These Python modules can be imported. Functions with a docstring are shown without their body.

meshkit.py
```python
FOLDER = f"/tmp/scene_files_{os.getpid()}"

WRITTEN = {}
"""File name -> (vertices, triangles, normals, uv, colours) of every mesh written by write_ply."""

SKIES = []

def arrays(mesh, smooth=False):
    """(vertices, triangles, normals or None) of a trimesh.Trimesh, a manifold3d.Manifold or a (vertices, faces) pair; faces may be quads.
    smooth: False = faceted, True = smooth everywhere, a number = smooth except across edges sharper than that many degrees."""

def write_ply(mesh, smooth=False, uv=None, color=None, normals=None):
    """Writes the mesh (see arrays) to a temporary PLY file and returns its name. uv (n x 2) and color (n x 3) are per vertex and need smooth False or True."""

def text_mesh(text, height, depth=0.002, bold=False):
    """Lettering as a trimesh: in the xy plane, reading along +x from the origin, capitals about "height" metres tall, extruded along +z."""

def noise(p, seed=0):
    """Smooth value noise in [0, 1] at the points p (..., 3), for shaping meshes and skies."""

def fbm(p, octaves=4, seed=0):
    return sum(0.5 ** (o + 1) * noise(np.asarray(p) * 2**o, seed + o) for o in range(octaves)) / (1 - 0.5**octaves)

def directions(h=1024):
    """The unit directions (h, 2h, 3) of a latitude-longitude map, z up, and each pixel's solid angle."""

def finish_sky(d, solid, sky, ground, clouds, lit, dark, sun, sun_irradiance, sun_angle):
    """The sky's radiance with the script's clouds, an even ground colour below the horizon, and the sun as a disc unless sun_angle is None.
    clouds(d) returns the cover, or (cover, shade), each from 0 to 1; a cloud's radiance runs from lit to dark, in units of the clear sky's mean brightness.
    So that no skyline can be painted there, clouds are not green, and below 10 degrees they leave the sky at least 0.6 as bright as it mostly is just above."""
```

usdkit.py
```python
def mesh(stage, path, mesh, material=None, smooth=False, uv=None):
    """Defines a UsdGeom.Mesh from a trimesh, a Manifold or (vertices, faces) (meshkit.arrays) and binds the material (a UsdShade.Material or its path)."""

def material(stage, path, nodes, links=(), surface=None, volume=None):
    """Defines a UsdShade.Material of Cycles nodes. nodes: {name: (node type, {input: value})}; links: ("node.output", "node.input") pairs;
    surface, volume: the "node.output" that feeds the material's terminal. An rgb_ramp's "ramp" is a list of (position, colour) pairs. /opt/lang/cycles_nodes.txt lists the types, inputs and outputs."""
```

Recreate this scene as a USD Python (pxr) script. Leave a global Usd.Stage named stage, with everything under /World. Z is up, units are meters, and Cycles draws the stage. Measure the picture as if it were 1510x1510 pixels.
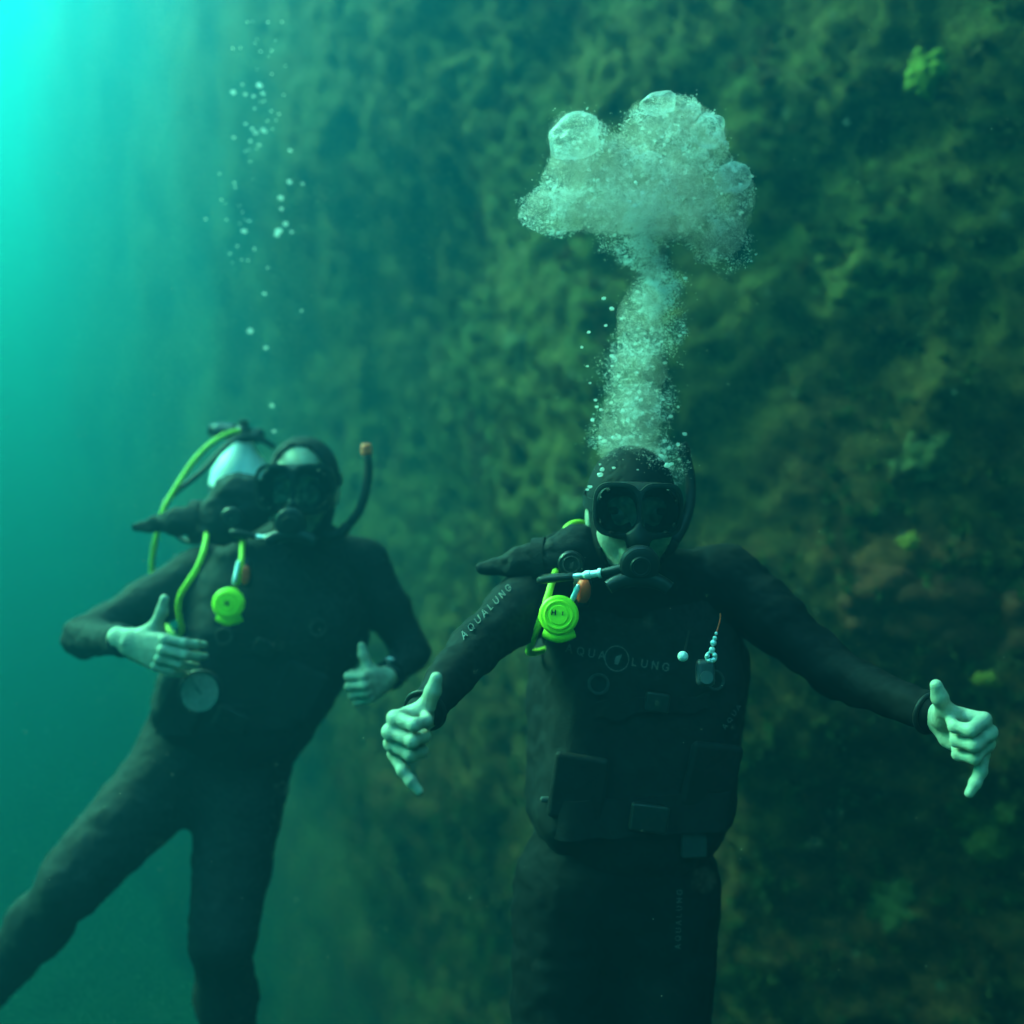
import math, random, numpy as np, trimesh, usdkit, meshkit
import manifold3d as m3
from shapely.geometry import Polygon, Point
from scipy.interpolate import CubicSpline
from scipy.spatial import cKDTree
from pxr import Usd, UsdGeom, UsdLux, UsdShade, Gf, Sdf, Vt

random.seed(7); np.random.seed(7)
RNG = np.random.default_rng(7)
stage = Usd.Stage.CreateInMemory()
UsdGeom.SetStageUpAxis(stage, 'Z'); UsdGeom.SetStageMetersPerUnit(stage, 1.0)
UsdGeom.Xform.Define(stage, '/World'); UsdGeom.Scope.Define(stage, '/World/Looks')

# ------------------------------------------------------------------ camera, sky, sun, exposure
TAN = 0.466                                  # tangent of half the horizontal angle
EXPOSURE = 5.75
SUN_AZ, SUN_EL = math.radians(-70), math.radians(33)
SUN_I, SUN_ANGLE, SKY = 0.4, 40.0, 0.058
cam = UsdGeom.Camera.Define(stage, '/World/camera')
cam.CreateHorizontalApertureAttr(36.0); cam.CreateFocalLengthAttr(18 / TAN)
cam.CreateExposureAttr(EXPOSURE); cam.CreateClippingRangeAttr(Gf.Vec2f(0.05, 1000))
cam.CreateFStopAttr(1.3); cam.CreateFocusDistanceAttr(1.78)
cam.AddRotateXOp().Set(90.0)
sd = np.array([math.sin(SUN_AZ) * math.cos(SUN_EL), math.cos(SUN_AZ) * math.cos(SUN_EL), math.sin(SUN_EL)])
dome = UsdLux.DomeLight.Define(stage, '/World/sky')
skym = usdkit.material(stage, '/World/Looks/sky', {
    "s": ("sky_texture", {"sky_type": "single_scattering", "sun_disc": False, "sun_elevation": SUN_EL, "sun_rotation": math.atan2(sd[0], sd[1])}),
    "b": ("background_shader", {"strength": SKY})}, [("s.color", "b.color")], surface="b.background")
UsdShade.MaterialBindingAPI.Apply(dome.GetPrim()).Bind(skym)
sun = UsdLux.DistantLight.Define(stage, '/World/sun')
sun.CreateIntensityAttr(SUN_I); sun.CreateAngleAttr(SUN_ANGLE); sun.CreateColorAttr(Gf.Vec3f(1, .95, .86))
UsdLux.LightAPI(sun.GetPrim()).CreateNormalizeAttr(True)
sun.AddRotateXYZOp().Set(Gf.Vec3f(90 - math.degrees(SUN_EL), 0, 180 - math.degrees(SUN_AZ)))

# the sea water itself: one closed box of even density
HAZE = {"color": (.008, .099, .178), "absorption_color": (.235, .615, .535), "density": .30, "anisotropy": .73}
SURFACE, BED = 12.0, -7.0

# ------------------------------------------------------------------ helpers
names = {}
def numbered(name):
    n = names.get(name, 0); names[name] = n + 1
    return name if n == 0 else f'{name}_{n:03d}'
class Thing:
    def __init__(self, prim, base): self.prim, self.base, self.names = prim, np.asarray(base, float), {}
def tag(prim, label=None, cat=None, group=None, kind=None):
    for k, v in (('label', label), ('category', cat), ('group', group), ('kind', kind)):
        if v: prim.SetCustomDataByKey(k, v)
def thing(name, label, cat, base=(0, 0, 0), group=None):
    x = UsdGeom.Xform.Define(stage, '/World/' + numbered(name)); x.AddTranslateOp().Set(Gf.Vec3d(*map(float, base)))
    tag(x.GetPrim(), label, cat, group); return Thing(x.GetPrim(), base)
def va(mesh):
    v, f, _ = meshkit.arrays(mesh); return np.array(v), f
def part(t, name, mesh, mat, smooth=35, label=None):
    n = t.names.get(name, 0); t.names[name] = n + 1
    path = f'{t.prim.GetPath()}/{name}' + (f'_{n:03d}' if n else '')
    v, f = va(mesh); m = usdkit.mesh(stage, path, (v - t.base, f), mat, smooth=smooth)
    tag(m.GetPrim(), label); return Thing(m.GetPrim(), t.base)
def single(name, mesh, mat, label=None, cat=None, group=None, kind=None, smooth=35):
    m = usdkit.mesh(stage, '/World/' + numbered(name), mesh, mat, smooth=smooth)
    tag(m.GetPrim(), label, cat, group, kind); return m
def at(px, py, Y):
    """a point at the depth Y seen at a place of the 1510-pixel photograph"""
    k = TAN / 755; return np.array([(px - 755) * k * Y, Y, (755 - py) * k * Y])
def unit(a): a = np.asarray(a, float); return a / np.linalg.norm(a)
cat_ = trimesh.util.concatenate

made_ = {}
def simple(name, color, rough=.6, spec=.3, **more):
    if name in made_: return made_[name]
    made_[name] = usdkit.material(stage, '/World/Looks/' + name, {"p": ("principled_bsdf", {"base_color": color, "roughness": rough, "specular_ior_level": spec, **more})}, [], surface="p.BSDF")
    return made_[name]
def mottled(name, c1, c2, scale, rough=.6, spec=.3, bump=0.0, bscale=None, **more):
    n = {"g": ("texture_coordinate", {}), "n": ("noise_texture", {"scale": scale, "detail": 4.0, "roughness": .6}),
         "r": ("rgb_ramp", {"ramp": [(.3, c1), (.7, c2)]}), "p": ("principled_bsdf", {"roughness": rough, "specular_ior_level": spec, **more})}
    l = [("g.object", "n.vector"), ("n.fac", "r.fac"), ("r.color", "p.base_color")]
    if bump:
        n["n2"] = ("noise_texture", {"scale": bscale or scale * 4, "detail": 3.0}); n["b"] = ("bump", {"strength": 1.0, "distance": bump})
        l += [("g.object", "n2.vector"), ("n2.fac", "b.height"), ("b.normal", "p.normal")]
    return usdkit.material(stage, '/World/Looks/' + name, n, l, surface="p.BSDF")

hazed = mottled('hazed_neoprene', (.014, .014, .014), (.024, .024, .025), 14, .75, .12, .0015, 60)  # left diver's black suit, painted lighter to stand in for the veil of water haze
hazednylon = mottled('hazed_nylon', (.012, .012, .0125), (.020, .020, .021), 30, .7, .15, .001, 260)  # his vest: the same haze veil put into the black nylon's colour
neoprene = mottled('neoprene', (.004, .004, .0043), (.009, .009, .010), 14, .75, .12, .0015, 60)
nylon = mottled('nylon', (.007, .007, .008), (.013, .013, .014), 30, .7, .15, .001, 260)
rubber = simple('rubber', (.010, .010, .011), .5, .25)
plastic = simple('black_plastic', (.012, .012, .013), .4, .35)
greyplastic = simple('grey_plastic', (.10, .10, .11), .5, .3)
chrome = simple('chrome', (.92, .93, .94), .38, .7, metallic=.45)
steel = simple('steel', (.88, .89, .90), .38, .7, metallic=.4)
darkmetal = simple('dark_metal', (.05, .05, .052), .4, .4, metallic=.5)
skin = mottled('skin', (.33, .31, .23), (.45, .42, .32), 55, .55, .25, .001, 170)
skindim = simple('eyeball', (.25, .24, .22), .3, .4)
yellow = mottled('yellow_plastic', (.50, .86, .02), (.56, .92, .03), 40, .45, .3)
yellowhose = mottled('yellow_hose', (.42, .62, .03), (.50, .70, .04), 60, .5, .3)
redp = simple('orange_red_plastic', (.95, .09, .02), .45, .3)
orangep = simple('orange_plastic', (.92, .13, .05), .5, .3)
whitep = simple('white_paint', (.80, .80, .80), .4, .4)
print_grey = simple('pale_print', (.11, .11, .11), .6, .2)
black_print = simple('black_print', (.01, .01, .01), .6, .2)
gauge_face = mottled('gauge_face', (.13, .14, .13), (.19, .20, .19), 30, .4, .4)
glassm = usdkit.material(stage, '/World/Looks/mask_glass', {
    "t": ("transparent_bsdf", {"color": (.75, .78, .78)}), "g": ("glossy_bsdf", {"color": (.8, .8, .8), "roughness": .08}),
    "f": ("fresnel", {"IOR": 1.25}), "m": ("mix_closure", {})}, [("f.fac", "m.fac"), ("t.BSDF", "m.closure1"), ("g.BSDF", "m.closure2")], surface="m.closure")

# ---- signed distance modelling: round cones and ellipsoids blended on a grid, meshed by surface nets
class Field:
    def __init__(s, lo, hi, h):
        s.h, s.lo = h, np.asarray(lo, float); s.n = np.ceil((np.asarray(hi) - s.lo) / h).astype(int) + 1
        s.d = np.full(s.n, 1.0, np.float32)
    def _sub(s, lo, hi):
        a = np.clip(np.floor((lo - s.lo) / s.h).astype(int), 0, s.n); b = np.clip(np.ceil((hi - s.lo) / s.h).astype(int) + 1, 0, s.n)
        if (b <= a).any(): return None, None
        ax = [s.lo[i] + s.h * np.arange(a[i], b[i]) for i in range(3)]
        return tuple(slice(a[i], b[i]) for i in range(3)), np.stack(np.meshgrid(*ax, indexing='ij'), -1)
    def _mix(s, sl, d, k):
        o = s.d[sl]
        if k > 0:
            hh = np.maximum(k - np.abs(o - d), 0) / k; s.d[sl] = np.minimum(o, d) - hh * hh * k * .25
        else: s.d[sl] = np.minimum(o, d)
    def cone(s, a, b, ra, rb, k=.02, flat=None):
        a, b = np.asarray(a, float), np.asarray(b, float); m = max(ra, rb) + k + 4 * s.h
        sl, P = s._sub(np.minimum(a, b) - m, np.maximum(a, b) + m)
        if sl is None: return
        ab = b - a; t = np.clip(((P - a) @ ab) / max(ab @ ab, 1e-12), 0, 1)
        q = P - (a + t[..., None] * ab)
        if flat is not None:                       # (direction, factor): thinner across that direction
            n, f = unit(flat[0]), flat[1]; q = q + (q @ n)[..., None] * n * (1 / f - 1)
        s._mix(sl, np.linalg.norm(q, axis=-1) - (ra + (rb - ra) * t), k)
    def ell(s, c, r, R=None, k=.02, cut=False):
        c, r = np.asarray(c, float), np.asarray(r, float); m = r.max() + k + 4 * s.h
        sl, P = s._sub(c - m, c + m)
        if sl is None: return
        q = P - c
        if R is not None: q = q @ np.asarray(R).T
        k0 = np.linalg.norm(q / r, axis=-1); k1 = np.linalg.norm(q / (r * r), axis=-1)
        d = k0 * (k0 - 1) / np.maximum(k1, 1e-9)
        if cut: s.d[sl] = np.maximum(s.d[sl], -d)
        else: s._mix(sl, d, k)
    def mesh(s, off=0.0):
        d = s.d - off; s_ = d < 0
        c = sum(s_[i:s.n[0] - 1 + i, j:s.n[1] - 1 + j, k:s.n[2] - 1 + k].astype(np.int8) for i in (0, 1) for j in (0, 1) for k in (0, 1))
        cell = np.argwhere((c > 0) & (c < 8)); idx = np.full(np.array(s.n) - 1, -1); idx[tuple(cell.T)] = np.arange(len(cell))
        acc, cnt = np.zeros((len(cell), 3)), np.zeros(len(cell))
        for ax in range(3):
            e = np.eye(3, dtype=int)[ax]; o1, o2 = np.eye(3, dtype=int)[(ax + 1) % 3], np.eye(3, dtype=int)[(ax + 2) % 3]
            for i in (0, 1):
                for j in (0, 1):
                    p = cell + i * o1 + j * o2; a, b = d[tuple(p.T)], d[tuple((p + e).T)]
                    x = (a < 0) != (b < 0); t = a[x] / (a[x] - b[x]); acc[x] += p[x] + t[:, None] * e; cnt[x] += 1
        v = s.lo + s.h * acc / cnt[:, None]; F = []
        for ax in range(3):
            e, o1, o2 = (np.eye(3, dtype=int)[(ax + q) % 3] for q in range(3))
            sh = [slice(None)] * 3; A = [slice(1, -1)] * 3; A[ax] = slice(0, -1); B = [slice(1, -1)] * 3; B[ax] = slice(1, None)
            a, b = s_[tuple(A)], s_[tuple(B)]
            for sign in (True, False):
                g = np.argwhere((a != b) & (a == sign)); st = np.ones(3, int); st[ax] = 0; g = g + st
                q = np.stack([idx[tuple((g - o1 - o2).T)], idx[tuple((g - o2).T)], idx[tuple(g.T)], idx[tuple((g - o1).T)]], 1)
                F.append(q if sign else q[:, ::-1])
        q = np.vstack(F); q = q[(q >= 0).all(1)]
        return trimesh.Trimesh(v, np.vstack([q[:, [0, 1, 2]], q[:, [0, 2, 3]]]), process=False)

def tetra_mesh(f):
    """the surface of a Field by marching tetrahedra: more triangles, but always closed, for joining pieces into one"""
    d = f.d; s_ = d < 0; nx, ny, nz = f.n; gid = np.arange(nx * ny * nz).reshape(nx, ny, nz)
    c = sum(s_[i:nx - 1 + i, j:ny - 1 + j, k:nz - 1 + k].astype(np.int8) for i in (0, 1) for j in (0, 1) for k in (0, 1))
    cell = np.argwhere((c > 0) & (c < 8)); dd, fl = d.ravel().astype(float), s_.ravel(); E, T = [], []
    for perm in ((0, 1, 2), (0, 2, 1), (1, 0, 2), (1, 2, 0), (2, 0, 1), (2, 1, 0)):
        p, ids = cell.copy(), []
        ids.append(gid[tuple(p.T)])
        for a in perm: p = p + np.eye(3, dtype=int)[a]; ids.append(gid[tuple(p.T)])
        tet = np.stack(ids, 1); ins = fl[tet]; n_in = ins.sum(1)
        order = np.argsort(~ins, axis=1, kind='stable'); tt = np.take_along_axis(tet, order, 1)      # inside corners first
        for n, tri in ((1, [((0, 1), (0, 2), (0, 3))]), (3, [((0, 3), (1, 3), (2, 3))]), (2, [((0, 2), (0, 3), (1, 3)), ((0, 2), (1, 3), (1, 2))])):
            q = tt[n_in == n]
            for t3 in tri: T.append(np.stack([np.sort(np.stack([q[:, a], q[:, b]], 1), 1) for a, b in t3], 1)); E.append(q[:, 0])
    T, I = np.vstack(T), np.concatenate(E); key, inv = np.unique(T.reshape(-1, 2), axis=0, return_inverse=True); F = inv.reshape(-1, 3)
    pos = lambda g: f.lo + f.h * np.stack(np.unravel_index(g, (nx, ny, nz)), 1)
    a, b = dd[key[:, 0]], dd[key[:, 1]]; t = np.clip(a / (a - b), .02, .98)[:, None]; v = pos(key[:, 0]) * (1 - t) + pos(key[:, 1]) * t
    nrm = np.cross(v[F[:, 1]] - v[F[:, 0]], v[F[:, 2]] - v[F[:, 0]]); flip = (nrm * (v[F].mean(1) - pos(I))).sum(1) < 0; F[flip] = F[flip][:, ::-1]
    return trimesh.Trimesh(v, F, process=False)
def smooth(m, it=6):
    trimesh.smoothing.filter_taubin(m, lamb=.5, nu=.53, iterations=it); return m
def wrinkle(m, amp, scale, seed=0):
    n = m.vertex_normals; w = np.abs(meshkit.fbm(m.vertices * scale, 3, seed) - .5) * 2
    m.vertices = m.vertices + n * ((w - .3) * amp)[:, None]; return m
def tube(pts, r, sides=10, n=None, ridges=0.0, pitch=.01):
    """a hose along a smooth line, its ends closed; ridges make it corrugated"""
    p = np.asarray(pts, float); t = np.r_[0, np.cumsum(np.linalg.norm(np.diff(p, axis=0), axis=1))]
    n = n or max(8, int(t[-1] / .008)); u = np.linspace(0, t[-1], n); p = CubicSpline(t, p)(u) if len(t) > 2 else p[0] + (p[1] - p[0]) * (u / t[-1])[:, None]
    rr = np.broadcast_to(np.asarray(r, float), (n,)) if np.ndim(r) == 0 else np.interp(u, np.linspace(0, t[-1], len(r)), r)
    if ridges: rr = rr + ridges * np.sin(u / pitch * 2 * np.pi)
    T = np.gradient(p, axis=0); T /= np.linalg.norm(T, axis=1)[:, None]
    a = unit(np.cross(T[0], [.3, .2, .9])); A = []
    for x in T: a = unit(a - x * (a @ x)); A.append(a)
    A = np.array(A); B = np.cross(T, A); an = np.arange(sides) * 2 * np.pi / sides
    v = (p[:, None] + rr[:, None, None] * (np.cos(an)[None, :, None] * A[:, None] + np.sin(an)[None, :, None] * B[:, None])).reshape(-1, 3)
    i, j = np.meshgrid(np.arange(n - 1), np.arange(sides), indexing='ij'); q = np.stack([i * sides + j, i * sides + (j + 1) % sides, (i + 1) * sides + (j + 1) % sides, (i + 1) * sides + j], -1).reshape(-1, 4)
    f = [q[:, [0, 1, 2]], q[:, [0, 2, 3]]]; k = len(v); v = np.vstack([v, p[0], p[-1]])
    j = np.arange(sides); f += [np.stack([np.full(sides, k), (j + 1) % sides, j], 1), np.stack([np.full(sides, k + 1), (n - 1) * sides + j, (n - 1) * sides + (j + 1) % sides], 1)]
    return trimesh.Trimesh(v, np.vstack(f), process=False)
def frame_of(z, up=(0, 0, 1)):
    z = unit(z); x = unit(np.cross(up, z)); return np.stack([x, np.cross(z, x), z], 1)     # columns
def place(m, R, p):
    m = m.copy() if hasattr(m, 'copy') else m; M = np.eye(4); M[:3, :3] = R; M[:3, 3] = p; m.apply_transform(M); return m
def lathe(prof, R, p, sections=40): return place(trimesh.creation.revolve(np.asarray(prof, float), sections=sections), R, p)
def slab(poly, depth, bevel=.0015):
    """a flat outline with thickness and chamfered rims"""
    c = m3.CrossSection([np.asarray(poly.exterior.coords)[:-1]] + [np.asarray(i.coords)[:-1] for i in poly.interiors], m3.FillRule.EvenOdd)
    a = c.offset(-bevel, m3.JoinType.Round, circular_segments=16)
    m = m3.Manifold.extrude(c, depth - 2 * bevel).translate((0, 0, bevel)) + m3.Manifold.extrude(a, depth); v, f, _ = meshkit.arrays(m); return trimesh.Trimesh(v, f, process=False)
def sphere(c, r, sub=2): m = trimesh.creation.icosphere(sub, r); m.apply_translation(c); return m
def torus(R0, r, R, p, n=28, s=8): return place(trimesh.creation.torus(R0, r, major_sections=n, minor_sections=s), R, p)
def rbox(size, r, R, p):
    s = np.asarray(size) / 2 - r; pts = [m3.Manifold.sphere(r, 12).translate(tuple(s * np.array(k))) for k in np.ndindex(2, 2, 2) for k in [np.array(k) * 2 - 1]]
    v, f, _ = meshkit.arrays(m3.Manifold.batch_hull(pts)); return place(trimesh.Trimesh(v, f, process=False), R, p)
class Front:
    """the front of a mesh as heights over x and z, for laying print on it"""
    def __init__(s, m):
        n = m.vertex_normals; k = n[:, 1] < -.15; s.v = np.array(m.vertices)[k]; s.t = cKDTree(s.v[:, [0, 2]])
    def y(s, p):
        d, i = s.t.query(p[:, [0, 2]], k=8); yy = s.v[i, 1]; w = np.exp(-(d / .012) ** 2) * np.exp(-((yy - yy.min(1, keepdims=True)) / .02) ** 2) + 1e-12; return (yy * w).sum(1) / w.sum(1)
def onto(base, height, front, lift):
    p = np.array(base); p[:, 1] = front.y(p) - height - lift; return p
def lettering(text, height, origin, right, up, target, bold=True, lift=.0012, ext=.0012):
    """raised print: each character its own mesh, laid on the target's surface"""
    out, right, up = [], unit(right), unit(up); x = 0.0
    for ch in text:
        if ch == ' ': x += height * .6; continue
        m = meshkit.text_mesh(ch, height, ext, bold=bold); v = np.array(m.vertices); w = v[:, 0].max()
        base = np.asarray(origin) + (v[:, 0:1] + x) * right + v[:, 1:2] * up
        out.append(trimesh.Trimesh(onto(base, v[:, 2], target, lift), m.faces, process=False)); x += w + height * .42
    return out
def fields_union(ms):
    """one closed surface of several overlapping ones"""
    try:
        M = None
        for m in ms:
            x = m3.Manifold(m3.Mesh(np.asarray(m.vertices, np.float32), np.asarray(m.faces, np.uint32)))
            if x.status() != m3.Error.NoError: raise ValueError(str(x.status()))
            M = x if M is None else M + x
        v, f, _ = meshkit.arrays(M); return trimesh.Trimesh(v, f, process=False)
    except Exception as e:
        print('union fell back', e); return cat_(ms)

# ------------------------------------------------------------------ setting: water, surface, seabed, rock wall
hazem = usdkit.material(stage, '/World/Looks/haze', {"v": ("principled_volume", HAZE)}, [], volume="v.volume")
single('haze', trimesh.creation.box(bounds=[[-150, -60, BED - 1], [60, 200, SURFACE]]), hazem, 'murky blue green sea water that fills the whole view', 'water', kind='stuff', smooth=False)
g = np.linspace(0, 1, 161); gx, gy = np.meshgrid(-140 + 190 * g, -50 + 240 * g, indexing='ij')
gz = SURFACE - .5 + .12 * (meshkit.fbm(np.stack([gx * .3, gy * .3, 0 * gx], -1), 3, 5) - .5)
i, j = np.meshgrid(np.arange(160), np.arange(160), indexing='ij'); k = (i * 161 + j).ravel(); quad161 = np.stack([k, k + 161, k + 162, k + 1], 1)
# seen from below, a water surface is a window overhead and a mirror at a slant
surfm = usdkit.material(stage, '/World/Looks/water_surface', {
    "t": ("transparent_bsdf", {"color": (.98, .98, .98)}), "g": ("glossy_bsdf", {"color": (.95, .95, .95), "roughness": .05}),
    "l": ("layer_weight", {"blend": .5}), "r": ("map_range", {"from_min": .49, "from_max": .56, "clamp": True}), "m": ("mix_closure", {})},
    [("l.facing", "r.value"), ("r.result", "m.fac"), ("t.BSDF", "m.closure1"), ("g.BSDF", "m.closure2")], surface="m.closure")
single('water_surface', (np.stack([gx, gy, gz], -1).reshape(-1, 3), quad161), surfm, 'rippled water surface far overhead', 'water', kind='structure', smooth=True)
bz = BED + .5 * meshkit.fbm(np.stack([gx * .25, gy * .25, 0 * gx], -1), 4, 9)
bedm = mottled('seabed', (.05, .04, .025), (.10, .08, .05), 1.2, .9, .1)
single('seabed', (np.stack([gx, gy, bz], -1).reshape(-1, 3), quad161), bedm, 'dim sandy seabed below the rock wall', 'seabed', kind='structure', smooth=True)

LINE = np.array([(9, -4.5), (6, -1.4), (4.2, .6), (2.6, 1.95), (1.5, 2.85), (.4, 3.9), (-.6, 5.3), (-1.7, 7.9), (-3.65, 12.8), (-7.0, 19.5), (-14.5, 35), (-34, 77)])
ts = np.r_[0, np.cumsum(np.linalg.norm(np.diff(LINE, axis=0), axis=1))]; spl = CubicSpline(ts, LINE)
def wall_point(s, z):
    p, T = spl(s), spl(s, 1); T = T / np.linalg.norm(T, axis=-1, keepdims=True); N = np.stack([-T[..., 1], T[..., 0]], -1)
    q = np.stack([s * .5, z * .5, 0 * s], -1)
    h = (meshkit.fbm(q, 4, 3) - .5) * .85 - .22 * np.clip(-z - .15, 0, 2.2) + .10 * np.maximum(0, z - 1.0)
    big = np.stack([s, z, 0 * s], -1)
    h = h + (1 - .6 * np.clip((s - 14) / 5, 0, 1)) * (.16 * (meshkit.fbm(big * 1.7 + 11, 3, 21) - .5) + .09 * (meshkit.fbm(big * 5.5, 3, 31) - .5) + .06 * (meshkit.fbm(big * 17, 2, 41) - .5))
    return np.concatenate([p + N * h[..., None], z[..., None]], -1)
s1 = np.r_[np.linspace(0, 5, 60)[:-1], np.linspace(5, 19, 640)[:-1], np.linspace(19, 34, 200)[:-1], np.linspace(34, ts[-1], 140)]
z1 = np.r_[np.linspace(BED - .3, -2.6, 70)[:-1], np.linspace(-2.6, 3.0, 280)[:-1], np.linspace(3.0, SURFACE - .7, 90)]
S, Z = np.meshgrid(s1, z1, indexing='ij'); WV = wall_point(S, Z)
n2 = len(z1); i, j = np.meshgrid(np.arange(len(s1) - 1), np.arange(n2 - 1), indexing='ij'); k = (i * n2 + j).ravel()
wallm = usdkit.material(stage, '/World/Looks/rock_wall', {
    "g": ("texture_coordinate", {}),
    "n1": ("noise_texture", {"scale": 1.6, "detail": 6.0, "roughness": .65}), "r1": ("rgb_ramp", {"ramp": [(.28, (.055, .046, .012)), (.42, (.060, .062, .013)), (.55, (.092, .066, .016)), (.66, (.080, .072, .014)), (.8, (.100, .056, .018))]}),
    "rb": ("rgb_ramp", {"ramp": [(.28, (.100, .038, .012)), (.42, (.135, .040, .014)), (.55, (.090, .048, .012)), (.66, (.160, .044, .018)), (.8, (.110, .052, .016))]}),
    "xyz": ("separate_xyz", {}), "nz": ("noise_texture", {"scale": .9, "detail": 3.0}), "za": ("math", {"math_type": "multiply_add", "value2": 2.4, "value3": -1.2}), "zs": ("math", {"math_type": "add"}), "xs": ("math", {"math_type": "multiply_add", "value2": -.75, "value3": .35}), "zx": ("math", {"math_type": "add"}),
    "zr": ("map_range", {"from_min": -.7, "from_max": .35, "clamp": True}), "mz": ("mix", {}),
    "n2": ("noise_texture", {"scale": 22.0, "detail": 5.0, "roughness": .7}), "r2": ("rgb_ramp", {"ramp": [(.35, (.5, .5, .5)), (.5, (.9, .9, .9)), (.7, (1.6, 1.6, 1.55))]}),
    "m1": ("mix", {"mix_type": "multiply", "fac": 1.0}),
    "v": ("voronoi_texture", {"scale": 9.0, "randomness": 1.0}), "r3": ("rgb_ramp", {"ramp": [(.0, (1, 1, 1)), (.10, (.8, .8, .8)), (.17, (0, 0, 0))]}),
    "n3": ("noise_texture", {"scale": 2.3, "detail": 2.0}), "r4": ("rgb_ramp", {"ramp": [(.52, (0, 0, 0)), (.6, (1, 1, 1))]}), "mm": ("mix", {"mix_type": "multiply", "fac": 1.0}), "bw": ("rgb_to_bw", {}),
    "m2": ("mix", {"color2": (.13, .11, .07)}),
    "nb": ("noise_texture", {"scale": 45.0, "detail": 5.0, "roughness": .7}), "b": ("bump", {"strength": 1.0, "distance": .02}),
    "p": ("principled_bsdf", {"roughness": .9, "specular_ior_level": .1})},
    [("g.object", "n1.vector"), ("g.object", "n2.vector"), ("g.object", "v.vector"), ("g.object", "n3.vector"), ("g.object", "nb.vector"), ("n1.fac", "r1.fac"), ("n2.fac", "r2.fac"), ("n1.fac", "rb.fac"), ("g.object", "xyz.vector"), ("g.object", "nz.vector"), ("nz.fac", "za.value1"), ("xyz.z", "zs.value1"), ("za.value", "zs.value2"), ("xyz.x", "xs.value1"), ("zs.value", "zx.value1"), ("xs.value", "zx.value2"), ("zx.value", "zr.value"), ("zr.result", "mz.fac"), ("rb.color", "mz.color1"), ("r1.color", "mz.color2"), ("mz.color", "m1.color1"), ("r2.color", "m1.color2"),
     ("v.distance", "r3.fac"), ("n3.fac", "r4.fac"), ("r3.color", "mm.color1"), ("r4.color", "mm.color2"), ("mm.color", "bw.color"), ("bw.val", "m2.fac"), ("m1.color", "m2.color1"), ("m2.color", "p.base_color"), ("nb.fac", "b.height"), ("b.normal", "p.normal")], surface="p.BSDF")
single('rock_wall', (WV.reshape(-1, 3), np.stack([k, k + n2, k + n2 + 1, k + 1], 1)), wallm, 'dark underwater rock wall grown over with algae behind both divers', 'rock wall', kind='structure', smooth=True)
near = WV[(s1 > 5) & (s1 < 24)][:, (z1 > -2.9) & (z1 < 3.3)].reshape(-1, 3); near_tree = cKDTree(np.stack([near[:, 0] / near[:, 1], near[:, 2] / near[:, 1]], 1))
nsz = np.stack([S, Z], -1)[(s1 > 5) & (s1 < 24)][:, (z1 > -2.9) & (z1 < 3.3)].reshape(-1, 2)
def on_wall(px, py, where=False):
    """the point of the wall that stands behind a place of the photograph, and the wall's outward direction there"""
    k = TAN / 755; _, q = near_tree.query([(px - 755) * k, (755 - py) * k], k=12); q = q[np.argmin(near[q, 1])]; p = near[q]
    if where: return p, nsz[q]
    nb = near[np.linalg.norm(near - p, axis=1) < .12]; n = np.linalg.svd(nb - nb.mean(0))[2][2]; return p, n * (-1 if n @ p > 0 else 1)

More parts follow.
